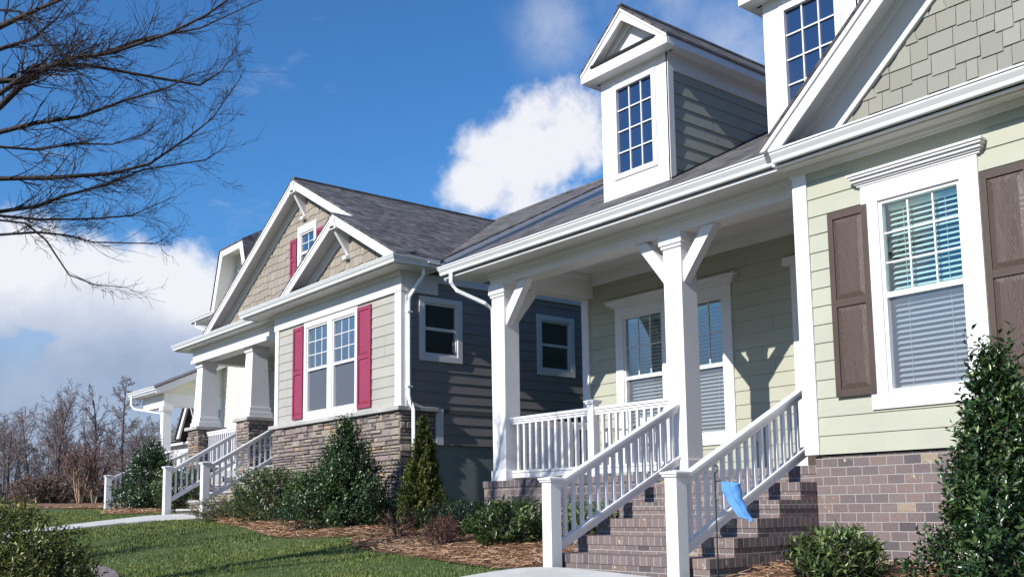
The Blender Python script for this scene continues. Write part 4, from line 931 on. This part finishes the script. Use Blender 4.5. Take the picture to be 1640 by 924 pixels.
def shrub(name, loc, H, prof, n, leaf, m, label, cat='shrub', group=None, lw=.5, up=.5, per=9, sprig=.2, stem='bark', seed=1, squash=(1, 1), z0=.0, stems=7, wild=.18, light=.0, tipn=0):
    """prof(t) -> crown radius at relative height t; sprigs of leaves growing out of a branching frame"""
    r = np.random.default_rng(seed)
    root = empty(name, loc, label, cat, group)
    t = r.random(n*3)**.9; pr = np.array([prof(x) for x in t]); keep = r.random(n*3) < pr/pr.max(); t = t[keep][:n]; pr = pr[keep][:n]; n = len(t)
    a = r.random(n)*2*math.pi
    lump = 1+wild*(np.sin(a*3+t*7+seed)+.7*np.sin(a*5-t*11+seed*2)+.5*np.sin(a*9+t*17))*.6
    rad = pr*(r.random(n)**.33)*lump
    O = np.stack([np.cos(a)*rad*squash[0], np.sin(a)*rad*squash[1], z0+t*(H-z0)], 1)
    out = np.stack([np.cos(a), np.sin(a), np.full(n, up)+t*.5], 1)+r.normal(0, .45, (n, 3)); out = rnorm(out)
    Ls = sprig*r.uniform(.5, 1.4, n)
    O = O-out*Ls[:, None]*.6
    if tipn:                                                      # a few long leaders out of the top
        ta = r.random(tipn)*6.28; O[:tipn] = np.stack([np.cos(ta)*prof(.8)*.6, np.sin(ta)*prof(.8)*.6, np.full(tipn, H*.86)], 1); out[:tipn] = rnorm(np.stack([r.normal(0, .2, tipn), r.normal(0, .2, tipn), np.ones(tipn)], 1)); Ls[:tipn] = H*.2*r.uniform(.6, 1.2, tipn)
    s = (np.arange(per)+.6)/per
    P = O[:, None]+out[:, None]*(Ls[:, None, None]*s[None, :, None])
    perp = rnorm(np.cross(out, r.normal(0, 1, (n, 3)))); perp2 = np.cross(out, perp)
    ph = (np.arange(per)*2.4)[None]+r.random(n)[:, None]*6
    side = perp[:, None]*np.cos(ph)[..., None]+perp2[:, None]*np.sin(ph)[..., None]
    D = side*.9+out[:, None]*.65+r.normal(0, .15, (n, per, 3)); D[..., 2] += .12
    Nn = out[:, None]*.8-side*.3+r.normal(0, .35, (n, per, 3)); Nn[..., 2] += .5
    sz = leaf*r.uniform(.65, 1.25, n*per)
    P = P.reshape(-1, 3); D = D.reshape(-1, 3); Nn = Nn.reshape(-1, 3)
    rv = np.clip(np.repeat(r.random(n), per)*.55+r.random(n*per)*.45+light+(np.tile(s, n)-.5)*.25, 0, 1)
    leaves('foliage', P, D, Nn, sz, sz*lw, m, root, rv)
    polys = []
    for i in range(stems):
        aa = r.random()*6.28; b0 = np.array([math.cos(aa), math.sin(aa), 0])*prof(.1)*.18*r.random(); e = np.array([math.cos(aa)*prof(.75)*.6, math.sin(aa)*prof(.75)*.6, H*r.uniform(.7, .95)])
        k = 6; ss = np.linspace(0, 1, k)[:, None]; pts = b0*(1-ss)+e*ss; pts[:, :2] *= (1-.25*np.sin(ss*3.1)); pts += r.normal(0, .012, (k, 3)); pts[0, 2] = -.05
        polys.append((pts, np.linspace(.014, .004, k)*max(.6, H)))
    sel = r.choice(n, min(n, 260), replace=False)
    for i in sel: polys.append(([O[i], O[i]+out[i]*Ls[i]], [.0035, .0015]))
    for i in sel[:120]:
        z = max(0, O[i][2]-.25*H); polys.append(([[O[i][0]*.15, O[i][1]*.15, z], O[i]], [.006, .003]))
    V, F = tubes(polys, 4); from_arrays('stems', V, F, M[stem], root, local=True, uv=False)
    return root
cone = lambda R0, tip=.06, p=.8: (lambda t: max(tip*R0, R0*(1-t)**p*min(1, .55+t*4)))
ball = lambda R0: (lambda t: R0*max(.05, math.sqrt(max(0, 1-(2*t-.85)**2/1.4))))
G = lambda x, y, dz=0: (x, y, gh(x, y)+dz)
shrub('holly_shrub', G(-2.86, 6.22), 1.74, lambda t: .47*(1-t**1.35)**.95*min(1, .6+t*3)+.03, 2500, .048, 'holly', 'tall glossy dark green holly with upright leader in front of the large front window', sprig=.20, up=.9, seed=3, wild=.42, tipn=36, stems=9)
shrub('laurel_shrub', G(-4.68, 7.15), .42, ball(.38), 240, .075, 'holly_l', 'low broad leaved shrub against the brick wall right of the steps', sprig=.15, up=1.0, lw=.34, seed=4, light=.15)
shrub('arborvitae', G(-11.82, 7.9), 1.64, lambda t: .42*(1-t)**.95*min(1, .55+t*3)+.02, 2200, .040, 'arbor', 'narrow yellow green conical evergreen at the corner downspout', sprig=.12, up=1.6, lw=.55, seed=5, per=10, light=.05)
shrub('holly_shrub', G(-13.55, 7.62), 1.68, lambda t: (.92*(1-t)**1.05*min(1, .6+t*3)+.04), 2000, .055, 'holly', 'pyramid shaped dark holly in front of the stone wall below the twin windows', sprig=.27, up=.8, seed=6, wild=.50, tipn=10)
shrub('laurel_shrub', G(-16.05, 7.55), .92, ball(.72), 620, .065, 'holly_l', 'rounded green laurel at the foot of the stone steps', sprig=.2, up=.9, seed=7, lw=.42, light=.1)
shrub('laurel_shrub', G(-15.0, 8.0), .95, ball(.62), 520, .065, 'holly_l', 'rounded laurel tucked between the pyramid holly and the step side laurel', sprig=.2, up=.9, seed=8, lw=.42)
shrub('cypress_shrub', G(-17.55, 7.38), .42, ball(.62), 420, .035, 'box', 'low olive green ground shrub at the edge of the straw bed beside the stone steps', sprig=.16, up=.6, seed=9, lw=.4)
shrub('boxwood', G(-10.75, 7.75), .48, ball(.52), 620, .034, 'holly', 'dark low clipped bush between the conical evergreen and the brick porch', sprig=.12, up=.8, seed=10)
shrub('laurel_shrub', G(-9.25, 7.45), .52, ball(.50), 340, .085, 'holly_l', 'broad leaved low shrub left of the near newel post', sprig=.18, up=1.0, lw=.34, seed=11, light=.0)
shrub('laurel_shrub', G(-8.25, 7.75), .50, ball(.42), 260, .07, 'holly_l', 'light green shrub seen through the near stair railing', sprig=.18, up=1.0, lw=.36, seed=12, light=.25)
shrub('holly_shrub', G(-24.9, 8.5), 1.72, lambda t: (1.05*(1-t)**.8*min(1, .5+t*3)+.05), 1100, .075, 'holly', 'large holly beyond the far stair railing of the grey house', sprig=.3, up=.8, seed=13, wild=.3, tipn=10)
shrub('laurel_shrub', G(-22.3, 8.35), 1.0, ball(.65), 420, .075, 'holly_l', 'green shrub seen through the railing of the stone steps', sprig=.25, up=.9, seed=14, lw=.4, light=.1)
for k, (x, y, h, w, lab) in enumerate(((-11.15, 7.05, .46, .28, 'twiggy reddish plant at the foot of the conical evergreen'), (-9.95, 6.95, .40, .26, 'sparse reddish twiggy plant between the two low bushes'), (-10.35, 7.2, .34, .2, 'smallest reddish twiggy plant in the straw bed'))):
    shrub('nandina', G(x, y), h, ball(w), 60, .045, 'nandina', lab, cat='plant', group='reddish plants in the straw bed', per=6, sprig=.13, up=1.2, lw=.4, seed=20+k, stem='redtwig', stems=7)
# foreground hedge, close to the camera on the left
shrub('boxwood', (-6.95, 1.36, -1.12), 1.20, ball(.66), 2900, .030, 'box', 'foreground boxwood in the lower left corner', sprig=.11, up=.9, seed=30, lw=.5, light=.05, squash=(1, 1))
shrub('boxwood', (-6.62, 1.55, -1.12), .98, ball(.42), 1900, .028, 'box', 'smaller foreground boxwood beside the brick path', sprig=.10, up=.9, seed=31, lw=.5)
shrub('boxwood', (-7.85, 1.32, -1.1), 1.44, ball(.30), 900, .030, 'box', 'taller boxwood cut off by the left edge', sprig=.12, up=.9, seed=32, lw=.5)
# russet bushes far off
for k, (x, y, w, h, lab) in enumerate(((-50.3, 11.75, 1.15, 1.25, 'leftmost brown rounded bush by the dark fence'), (-50.2, 13.0, 1.35, 1.40, 'widest brown rounded bush behind the slim tan trunks'), (-49.0, 13.9, .9, 1.1, 'brown bush right of the widest one'))):
    shrub('bush', G(x, y), h, ball(w), 620, .10, 'brownleaf', lab, group='brown bushes at the lawn edge', sprig=.3, up=.7, seed=40+k, stem='twig', per=8)
shrub('bush', G(-49.2, 14.9), .75, ball(.7), 240, .10, 'holly_l', 'small green bush at the lawn edge beside the black bin', sprig=.25, seed=45)

# bare trees
def grow(r, P, d, L, rad, lvl, cfg, out, mult=1.):
    k = cfg['seg'][lvl]; pts = [P]; dd = d/np.linalg.norm(d)
    for i in range(k):
        dd = dd+r.normal(0, cfg['wob'][lvl], 3)+np.array([0, 0, cfg['trop'][lvl]]); dd /= np.linalg.norm(dd); pts.append(pts[-1]+dd*L/k)
    pts = np.array(pts); rr = np.linspace(rad, rad*cfg['taper'][lvl], k+1); out.append((lvl, pts, rr))
    if lvl+1 >= len(cfg['seg']): return
    n = cfg['n'][lvl]; f0 = cfg['start'][lvl]
    for j in range(n):
        f = f0+(1-f0)*(j+r.random()*.8)/n; x = f*k; i = min(int(x), k-1); Q = pts[i]+(pts[i+1]-pts[i])*(x-i)
        ax = pts[i+1]-pts[i]; ax /= np.linalg.norm(ax); pe = np.cross(ax, r.normal(0, 1, 3)); pe /= np.linalg.norm(pe)
        a = R(cfg['ang'][lvl]+r.normal(0, 8)); nd = ax*math.cos(a)+pe*math.sin(a)
        ll = L*cfg['len'][lvl]*(1-cfg['shrink'][lvl]*f)*r.uniform(.7, 1.2)
        grow(r, Q, nd, ll, min(rr[i]*.75, rad*cfg['rr'][lvl]*(1.1-.5*f)), lvl+1, cfg, out)
CF = dict(seg=(8, 6, 5, 4), n=(11, 8, 5), start=(.28, .2, .2), ang=(34, 38, 40), len=(.55, .48, .5), shrink=(.45, .4, .3), rr=(.45, .45, .5), wob=(.05, .09, .12, .15), trop=(.02, .07, .05, .03), taper=(.25, .25, .3, .4))
CP = dict(seg=(9, 6, 4, 3), n=(46, 10, 4), start=(.10, .15, .2), ang=(68, 42, 40), len=(.36, .44, .5), shrink=(.84, .4, .3), rr=(.22, .45, .5), wob=(.015, .06, .1, .12), trop=(.02, .03, .03, .03), taper=(.12, .3, .3, .4))
CT = dict(seg=(9, 6, 4, 3), n=(16, 6, 4), start=(.40, .2, .2), ang=(36, 40, 42), len=(.34, .45, .5), shrink=(.4, .4, .3), rr=(.35, .45, .5), wob=(.035, .09, .12, .15), trop=(.03, .06, .04, .03), taper=(.2, .25, .3, .4))
def tree_meshes(seed, cfg, H, rad, forks=1, tw=.010):
    r = np.random.default_rng(seed); out = []
    for f in range(forks):
        a = r.random()*6.28; lean = .0 if forks == 1 else .13
        grow(r, np.array([0, 0, -.2]), np.array([math.cos(a)*lean, math.sin(a)*lean, 1]), H, rad, 0, cfg, out)
    out = [(l, p, np.maximum(q, tw)) for l, p, q in out]
    A = tubes([(p, q) for l, p, q in out if l == 0], 7); B = tubes([(p, q) for l, p, q in out if l > 0], 3)
    return A, B
def tree(name, loc, AB, label, mt='bark', mc='twig', group=None, rz_=0, s=1, cat='tree', protos={}):
    root = empty(name, loc, label, cat, group); root.rotation_euler.z = rz_; root.scale = (s, s, s)
    key = id(AB)
    if key not in protos:
        t_ = from_arrays('trunk', *AB[0], M[mt], root, local=True, uv=False, smooth=True); c_ = from_arrays('crown', *AB[1], M[mc], root, local=True, uv=False); protos[key] = (t_.data, c_.data, AB)
    else:
        for nm, me in zip(('trunk', 'crown'), protos[key]): finish(bpy.data.objects.new(nm, me), root)
    return root
tA = tree_meshes(1, CF, 7.6, .17, 2, .014); tB = tree_meshes(5, CT, 8.2, .17, 1, .014); tC = tree_meshes(9, CP, 8.2, .14, 1, .012)
tree('bare_tree', (-75.3, 18.9, .5), tA, 'bare tree with wide spreading crown and pale double trunk on the left', cat='tree', s=.92)
tree('bare_tree', (-75.7, 21.8, .5), tB, 'tall slim bare tree between the spreading tree and the conical one', s=.98)
tree('bare_tree', (-68.2, 21.35, .5), tC, 'straight bare conical tree with one leader left of the far stair rail', s=1.08)
tree('bare_tree', (-80.5, 16.9, .5), tree_meshes(12, CF, 6.8, .15, 1, .014), 'bare tree at the left edge of the photo', s=.85)
tree('bare_tree', (-78.0, 25.9, .5), tree_meshes(14, CF, 6.6, .15, 1, .014), 'bare tree rising behind the far porch downspout', s=.8)
# crepe myrtles in their straw ring
CM = dict(seg=(7, 6, 5, 4), n=(5, 7, 4), start=(.45, .2, .2), ang=(22, 24, 28), len=(.6, .55, .5), shrink=(.2, .3, .3), rr=(.6, .5, .5), wob=(.05, .06, .1, .12), trop=(.02, .06, .04, .03), taper=(.5, .35, .3, .4))
tree('crepe_myrtle', G(-35.6, 9.75), tree_meshes(21, CM, 1.55, .036, 4, .009), 'left slim multi trunk tree with tan bark in the straw ring', 'barktan', 'redtwig', 'slim tan trees in the straw ring')
tree('crepe_myrtle', G(-36.0, 10.35), tree_meshes(23, CM, 1.45, .034, 3, .009), 'right slim multi trunk tree with tan bark in the straw ring', 'barktan', 'redtwig', 'slim tan trees in the straw ring')
# woodland edge, each tree a thing of its own
wood = [tree_meshes(31, CT, 8.8, .16, 1, .017), tree_meshes(32, CT, 7.8, .14, 1, .017), tree_meshes(33, CF, 7.4, .14, 1, .017), tree_meshes(34, CT, 9.6, .15, 1, .017), tree_meshes(35, CP, 7.0, .11, 1, .016)]
rw = np.random.default_rng(77)
dirL = Vector((-.985, .17)); dirR = Vector((-.87, .49))
for k in range(170):
    f = (k+rw.random())/170; D = rw.uniform(92, 135); th = math.atan2(.05, -1)*(1-f)+math.atan2(.52, -.86)*f
    x, y = math.cos(th)*D, math.sin(th)*D
    tree('woodland_tree', (x, y, .55), wood[int(rw.integers(5))], 'bare grey woodland tree in the far band behind the lawn', group='bare trees of the far woodland', rz_=rw.random()*6.28, s=rw.uniform(.58, 1.02)*D/105)
# undergrowth: dense thin brush that nobody could count
polys = []
for k in range(3600):
    f = rw.random(); D = rw.uniform(96, 150); th = math.atan2(.02, -1)*(1-f)+math.atan2(.55, -.84)*f
    p = np.array([math.cos(th)*D, math.sin(th)*D, .5]); h = rw.uniform(1.2, 5.5)*rw.uniform(.6, 1); d = np.array([rw.normal(0, .16), rw.normal(0, .16), 1])
    q = p+d*h; polys.append(([p, (p+q)/2+rw.normal(0, .15, 3), q], [.05, .035, .014]))
    if k % 2:
        c = p+d*h*rw.uniform(.3, .7); polys.append(([c, c+np.array([rw.normal(0, .8), rw.normal(0, .8), rw.uniform(.5, 1.5)])], [.022, .012]))
V, F = tubes(polys, 3); from_arrays('undergrowth', V, F, M['twig'], None, uv=False, local=True, kind='stuff', label='grey brown brush and saplings filling the far woodland')
# the near street tree whose bare limbs hang into the top left
def street_tree():
    root = empty('street_tree', (-10.9, -.5, gh(-10.9, -.5)), 'near bare tree whose dark twigs hang into the top left sky', 'tree')
    o = np.array(root.location); r = np.random.default_rng(4); B0 = np.array([-10.9, -.5, 0]); polys = []; tw = []
    limbs = [
    [(-8.70, 1.61, 4.03), (-8.33, 1.74, 4.03), (-7.94, 1.90, 4.04), (-7.64, 1.96, 4.00)],
    [(-9.81, 1.84, 4.02), (-9.67, 1.97, 4.01), (-9.53, 2.09, 4.09), (-9.31, 2.31, 4.18), (-9.03, 2.61, 4.22), (-8.66, 2.99, 4.37), (-8.40, 3.24, 4.52), (-8.24, 3.38, 4.65), (-8.14, 3.45, 4.72)],
    [(-10.26, 1.93, 3.94), (-10.18, 2.18, 4.29), (-10.07, 2.49, 4.52), (-10.00, 2.77, 4.62), (-9.84, 3.15, 4.84), (-9.59, 3.64, 5.00), (-9.25, 4.20, 5.37)],
    [(-9.61, 1.81, 3.82), (-9.54, 2.09, 4.14), (-9.44, 2.48, 4.22), (-9.22, 3.02, 4.17), (-9.08, 3.46, 4.15), (-9.09, 3.68, 4.36), (-9.09, 3.87, 4.74)],
    [(-10.18, 1.93, 3.66), (-9.88, 2.19, 3.72), (-9.55, 2.50, 3.75), (-9.22, 2.79, 3.87), (-8.89, 3.09, 3.96), (-8.67, 3.24, 4.06)],
    [(-9.26, 1.77, 2.91), (-9.09, 2.19, 2.96), (-8.90, 2.61, 3.03), (-8.82, 2.91, 3.16), (-8.70, 3.21, 3.44), (-8.67, 3.43, 3.67), (-8.57, 3.67, 4.12)],
    [(-10.15, 1.96, 2.87), (-10.01, 2.25, 2.94), (-9.93, 2.46, 3.06), (-9.74, 2.80, 3.19), (-9.58, 3.10, 3.36), (-9.26, 3.61, 3.48), (-9.20, 3.79, 3.64)],
    [(-9.51, 1.84, 2.61), (-9.48, 2.04, 2.61), (-9.48, 2.22, 2.48), (-9.49, 2.43, 2.19), (-9.45, 2.64, 2.12), (-9.36, 2.92, 2.11)],
    [(-10.69, 2.06, 2.98), (-10.65, 2.40, 2.99), (-10.46, 2.90, 3.04), (-10.39, 3.25, 3.12), (-10.25, 3.66, 3.37)],
    [(-9.63, 1.87, 2.51), (-9.54, 2.16, 2.56), (-9.49, 2.41, 2.56), (-9.48, 2.63, 2.53), (-9.23, 3.13, 2.54), (-9.28, 3.24, 2.63)],
    [(-10.52, 2.00, 3.63), (-10.41, 2.32, 3.64), (-10.29, 2.64, 3.74), (-10.17, 2.97, 3.77), (-10.08, 3.26, 3.92), (-10.05, 3.45, 4.12)],
    [(-9.57, 1.78, 4.22), (-9.52, 2.03, 4.37), (-9.49, 2.23, 4.62), (-9.50, 2.37, 4.90)],
    [(-8.90, 1.64, 4.27), (-8.85, 1.78, 4.28), (-8.79, 1.97, 4.08), (-8.70, 2.21, 3.84), (-8.69, 2.34, 3.58)]]
    base = [.024, .029, .033, .022, .023, .021, .019, .011, .015, .012, .014, .019, .011]
    tp = []
    def sub(P, d, L, rad, lvl):
        k = 5; pts = [P]; dd = d/np.linalg.norm(d)
        for i in range(k): dd = dd+r.normal(0, .11, 3)+np.array([.0, .0, .035 if lvl < 2 else .015]); dd /= np.linalg.norm(dd); pts.append(pts[-1]+dd*L/k)
        pts = np.array(pts); tw.append((pts, np.linspace(rad, max(.0012, rad*.35), k+1)))
        if lvl < 2:
            for j in range(7 if lvl == 0 else 4):
                i = r.integers(1, k+1); ax = pts[i]-pts[i-1]; ax /= np.linalg.norm(ax); pe = np.cross(ax, r.normal(0, 1, 3)); pe /= np.linalg.norm(pe)
                a = R(r.uniform(25, 50)); sub(pts[i]-(pts[i]-pts[i-1])*r.random(), ax*math.cos(a)+pe*math.sin(a), L*r.uniform(.35, .6), max(.0016, rad*.55), lvl+1)
    for L_, rb in zip(limbs, base):
        A = np.array(L_); z0 = A[0][2]-.9; st = np.array([B0[0]+.1, B0[1]+.1, max(1.2, z0)]); pre = [st, st*.55+A[0]*.45+np.array([0, 0, -.12]), ]
        P = np.array(pre+list(A)); rr = np.concatenate([[rb*2.1, rb*1.5], np.linspace(rb*1.05, .0035, len(A))])
        polys.append((P, rr))
        nseg = len(A)-1
        dn = 2 if L_ is limbs[7] else (4 if L_ is limbs[9] else 6)
        for j in range(dn*nseg):
            x = (j+r.random())/dn; i = min(int(x), nseg-1); Q = A[i]+(A[i+1]-A[i])*(x-i); ax = A[i+1]-A[i]; ax /= np.linalg.norm(ax)
            pe = np.cross(ax, r.normal(0, 1, 3)); pe /= np.linalg.norm(pe); pe[2] *= .8; a = R(r.uniform(20, 48)); rl = max(.0022, .32*(rb*(1-x/nseg)+.003))
            sub(Q, ax*math.cos(a)+pe*math.sin(a), r.uniform(.25, .75)*(1-.45*x/nseg), rl, 1 if r.random() < .72 else 0)
    tk = np.array([[B0[0], B0[1], -1.9], [B0[0], B0[1], 0], [B0[0]+.05, B0[1]+.05, 1.5], [B0[0]+.1, B0[1]+.1, 3.4], [B0[0]-.05, B0[1]+.2, 5.2], [B0[0]-.1, B0[1]+.25, 7.0]])
    V, F = tubes([(tk-o, [.16, .14, .12, .085, .05, .012])], 12); from_arrays('trunk', V, F, M['barkdark'], root, local=True, uv=False, smooth=True)
    V, F = tubes([(p-o, q) for p, q in polys], 6); from_arrays('limbs', V, F, M['barkdark'], root, local=True, uv=False, smooth=True)
    V, F = tubes([(p-o, q) for p, q in tw], 3); from_arrays('twigs', V, F, M['barkdark'], root, local=True, uv=False)
street_tree()

# a second street tree further along the kerb, out of the frame: its limbs shade the lawn and the grey house
tree('street_tree', (-13.9, -4.6, gh(-13.9, -4.6)), tree_meshes(52, CF, 6.2, .19, 1, .008), 'bare street tree on the verge left of the view', 'barkdark', 'barkdark', rz_=1.0)

# grass blades and pine needles (nobody could count them)
def inpoly_np(X, Y, P):
    c = np.zeros(len(X), bool); n = len(P)
    for i in range(n):
        x1, y1 = P[i]; x2, y2 = P[(i+1) % n]
        k = ((y1 > Y) != (y2 > Y)) & (X < (x2-x1)*(Y-y1)/(y2-y1+1e-12)+x1); c ^= k
    return c
def gh_np(X, Y): return np.array([gh(x, y) for x, y in zip(X, Y)])
def blades():
    r = np.random.default_rng(8); n = 300000
    D = r.uniform(6.5**.5, 30**.5, n)**2; th = r.uniform(R(150), R(172.5), n); th = np.where(D < 16, r.uniform(R(137), R(172.5), n), th)
    X = np.cos(th)*D; Y = np.sin(th)*D
    ok = (Y < 8.6) & (X < -7.2)
    for P in (BED1, BED2, BED4, RING, PATHS[0], PATHS[1], PATHS[2]): ok &= ~inpoly_np(X, Y, P)
    X, Y, D = X[ok], Y[ok], D[ok]; n = len(X); Z = gh_np(X, Y)-.005
    h = r.uniform(.018, .045, n)*(1+.35*np.sin(X*3)*np.sin(Y*2.3)); w = r.uniform(.0025, .0045, n)*np.clip(D/8, 1, 2.6); a = r.random(n)*6.28
    s = np.stack([np.cos(a)*w, np.sin(a)*w, np.zeros(n)], 1); P = np.stack([X, Y, Z], 1); ln = r.normal(0, .35, (n, 2))*h[:, None]
    T = P+np.stack([ln[:, 0], ln[:, 1], h], 1)
    V = np.stack([P-s, P+s, T], 1).reshape(-1, 3); F = np.arange(n*3).reshape(-1, 3)
    from_arrays('grass', V, F, M['grass'], None, rnd=r.random(n), uv=False, local=True, kind='stuff', label='short green blades of the mown lawn')
def straw(P, n, seed, rad=1.):
    r = np.random.default_rng(seed); A = np.array(P); X = r.uniform(A[:, 0].min(), A[:, 0].max(), n); Y = r.uniform(A[:, 1].min(), A[:, 1].max(), n)
    ok = inpoly_np(X, Y, P); X, Y = X[ok], Y[ok]; n = len(X); X = X+r.normal(0, .06, n); Y = Y+r.normal(0, .05, n); Z = gh_np(X, Y)+.03+r.random(n)*.055
    a = r.random(n)*6.28; L = r.uniform(.06, .13, n); d = np.stack([np.cos(a), np.sin(a), r.normal(0, .18, n)], 1)*L[:, None]; w = .0022*rad; s = np.stack([-np.sin(a)*w, np.cos(a)*w, np.full(n, w*.6)], 1)
    C = np.stack([X, Y, Z], 1); V = np.stack([C-d*.5-s, C-d*.5+s, C+s+d*.5, C-s+d*.5], 1).reshape(-1, 3)
    return V, r.random(n)
PATHS = [smooth_poly([(-21.0, 7.5), (-21.15, 5.9), (-20.9, 4.9), (-20.4, 3.6), (-19.6, 2.4), (-18.6, 1.0), (-17.5, 1.0), (-18.5, 2.6), (-19.35, 4.0), (-19.7, 5.1), (-19.6, 6.6), (-18.75, 7.2), (-18.75, 7.5)], 1),
         smooth_poly([(-7.75, 5.2), (-7.72, 5.9), (-7.62, 6.22), (-7.4, 6.40), (-7.1, 6.46), (-5.5, 6.46), (-4.8, 6.1), (-4.6, 5.2), (-5.0, 2.5), (-6.6, 2.5)], 1),
         smooth_poly([(-14.4, 3.4), (-13.3, 3.86), (-12.6, 3.86), (-11.6, 3.66), (-10.8, 3.2), (-9.8, 1.6), (-11.2, 1.4), (-12.2, 2.4), (-14.2, 2.6)], 1)]
blades()
VV = []; RR = []
for P, n, k, rad in ((BED1, 16000, 1, 1.6), (BED2, 22000, 2, 1.3), (BED3, 12000, 3, 1.), (BED4, 5000, 4, 2.2), (RING, 6000, 5, 3.5)):
    v, q = straw(P, n, k, rad); VV.append(v); RR.append(q)
VV = np.concatenate(VV); from_arrays('pine_needles', VV, np.arange(len(VV)).reshape(-1, 4), M['needle'], None, rnd=np.concatenate(RR), uv=False, local=True, kind='stuff', label='loose brown pine needles covering the planting beds')

# ================================================================== SMALL THINGS
# garden flag on a hooked metal rod
FL = empty('garden_flag', (-5.2, 6.3, gh(-5.2, 6.3)), 'light blue garden flag curled by the wind on a black rod beside the steps', 'flag')
t = MB(); zt = .26
t.tube([(-5.2, 6.3, -.75), (-5.2, 6.3, zt)], .0065, 6)
t.tube([(-5.2+.0, 6.3, zt)]+[(-5.2+.028*math.sin(a), 6.3+.028*(1-math.cos(a))*.3, zt+.03*(1-math.cos(a))) for a in np.linspace(.3, 3.6, 8)], .005, 5)
t.tube([(-5.2, 6.3, .19), (-5.16, 6.33, .195)], .004, 5); t.tube([(-5.2, 6.3, .06), (-5.185, 6.29, .03), (-5.165, 6.29, .045)], .0045, 5); t.build('pole', 'black', FL, smooth=True)
nu, nv = 26, 30; vs = []
for j in range(nv+1):
    v = j/nv; cx = -5.172+.27*v**1.25; cz = .188-.31*v**1.05; wd_ = .34*(1-.72*v)   # streams down and away from the rod
    for i in range(nu+1):
        u = i/nu; ph = max(0, u-.55)/.45*math.pi*1.5; rr_ = wd_*.09                # free edge rolls over towards the street
        if u <= .55: x = cx+wd_*u*1.25; z = cz-.03*u+.02*v; y = 6.33-.05*math.sin(u*3+v*2)-.06*v
        else: xb_ = cx+wd_*.55*1.25; x = xb_+rr_*math.sin(ph)*1.3; z = cz-.0165+.02*v-.05*(u-.55); y = 6.33-.05*math.sin(1.65+v*2)-.06*v-rr_*(1-math.cos(ph))*1.6
        vs.append((x+.003*math.sin(v*17+u*5), y+.005*math.sin(u*11+v*6)+.004*math.sin(v*19-u*4), z+.002*math.sin(u*9+v*13)))
fs = [(j*(nu+1)+i, j*(nu+1)+i+1, (j+1)*(nu+1)+i+1, (j+1)*(nu+1)+i) for j in range(nv) for i in range(nu)]
b = MB(); b.add(vs, fs); fo = b.build('cloth', 'flag', FL, smooth=True); so_ = fo.modifiers.new('thick', 'SOLIDIFY'); so_.thickness = .003
# rocking chair behind the porch railing
RC = empty('rocking_chair', (-9.15, 9.5, .372), 'white wooden rocking chair behind the porch railing under the twin window', 'chair')
cb = lambda nm, *a: MB().box(*a).build(nm, 'white', RC, bevel=.004)
for sx in (-.26, .26):
    x = -9.15+sx
    t = MB(); t.tube([(x, 9.5-.42+.84*i/8, .372+.02+.10*((i/8-.5)*2)**2) for i in range(9)], .018, 6); t.build('rocker', 'white', RC)
    cb('leg', x-.02, x+.02, 9.20, 9.24, .41, 1.02); cb('leg', x-.02, x+.02, 9.72, 9.76, .41, .82); cb('armrest', x-.05, x+.05, 9.15, 9.78, 1.02, 1.045)
    t = MB(); t.beam((x, 9.74, .80), (x, 9.86, 1.17), .035, .03, (0, 1, 0)); t.build('back_post', 'white', RC)
b = MB(); [b.box(-9.43, -8.87, y, y+.07, .80, .82) for y in np.arange(9.18, 9.72, .09)]; b.box(-9.43, -8.87, 9.17, 9.20, .74, .80); b.build('seat', 'white', RC)
b = MB(); [b.beam((-9.35+i*.1, 9.75, .82), (-9.35+i*.1, 9.86, 1.15), .05, .015, (0, 1, 0)) for i in range(5)]; b.beam((-9.44, 9.865, 1.16), (-8.86, 9.865, 1.16), .03, .09); b.build('backrest', 'white', RC)
# dark fence far left and covered bin
fe = empty('picket_fence', G(-56.0, 12.2), 'low black metal fence in the distance at left', 'fence')
b = MB(); g0 = gh(-56, 12.2)
for i in range(26): y = 10.2+i*.15; b.box(-56.02, -55.98, y, y+.035, g0-.3, g0+.62)
b.build('pickets', 'black', fe)
b = MB(); [b.box(-56.03, -55.97, 10.1, 14.1, g0+z, g0+z+.05) for z in (.1, .52)]; b.build('rails', 'black', fe)
bn = empty('covered_bin', G(-41.9, 12.3), 'squat black covered bin on the grass before the far stair rail', 'bin')
b = MB(); b.add([(-42.15, 12.05, .15), (-41.65, 12.05, .15), (-41.65, 12.55, .15), (-42.15, 12.55, .15), (-42.2, 12.0, .70), (-41.6, 12.0, .66), (-41.6, 12.6, .78), (-42.2, 12.6, .80)], [(0, 1, 2, 3), (4, 5, 6, 7), (0, 1, 5, 4), (1, 2, 6, 5), (2, 3, 7, 6), (3, 0, 4, 7)]); b.build('body', 'black', bn, bevel=.02)
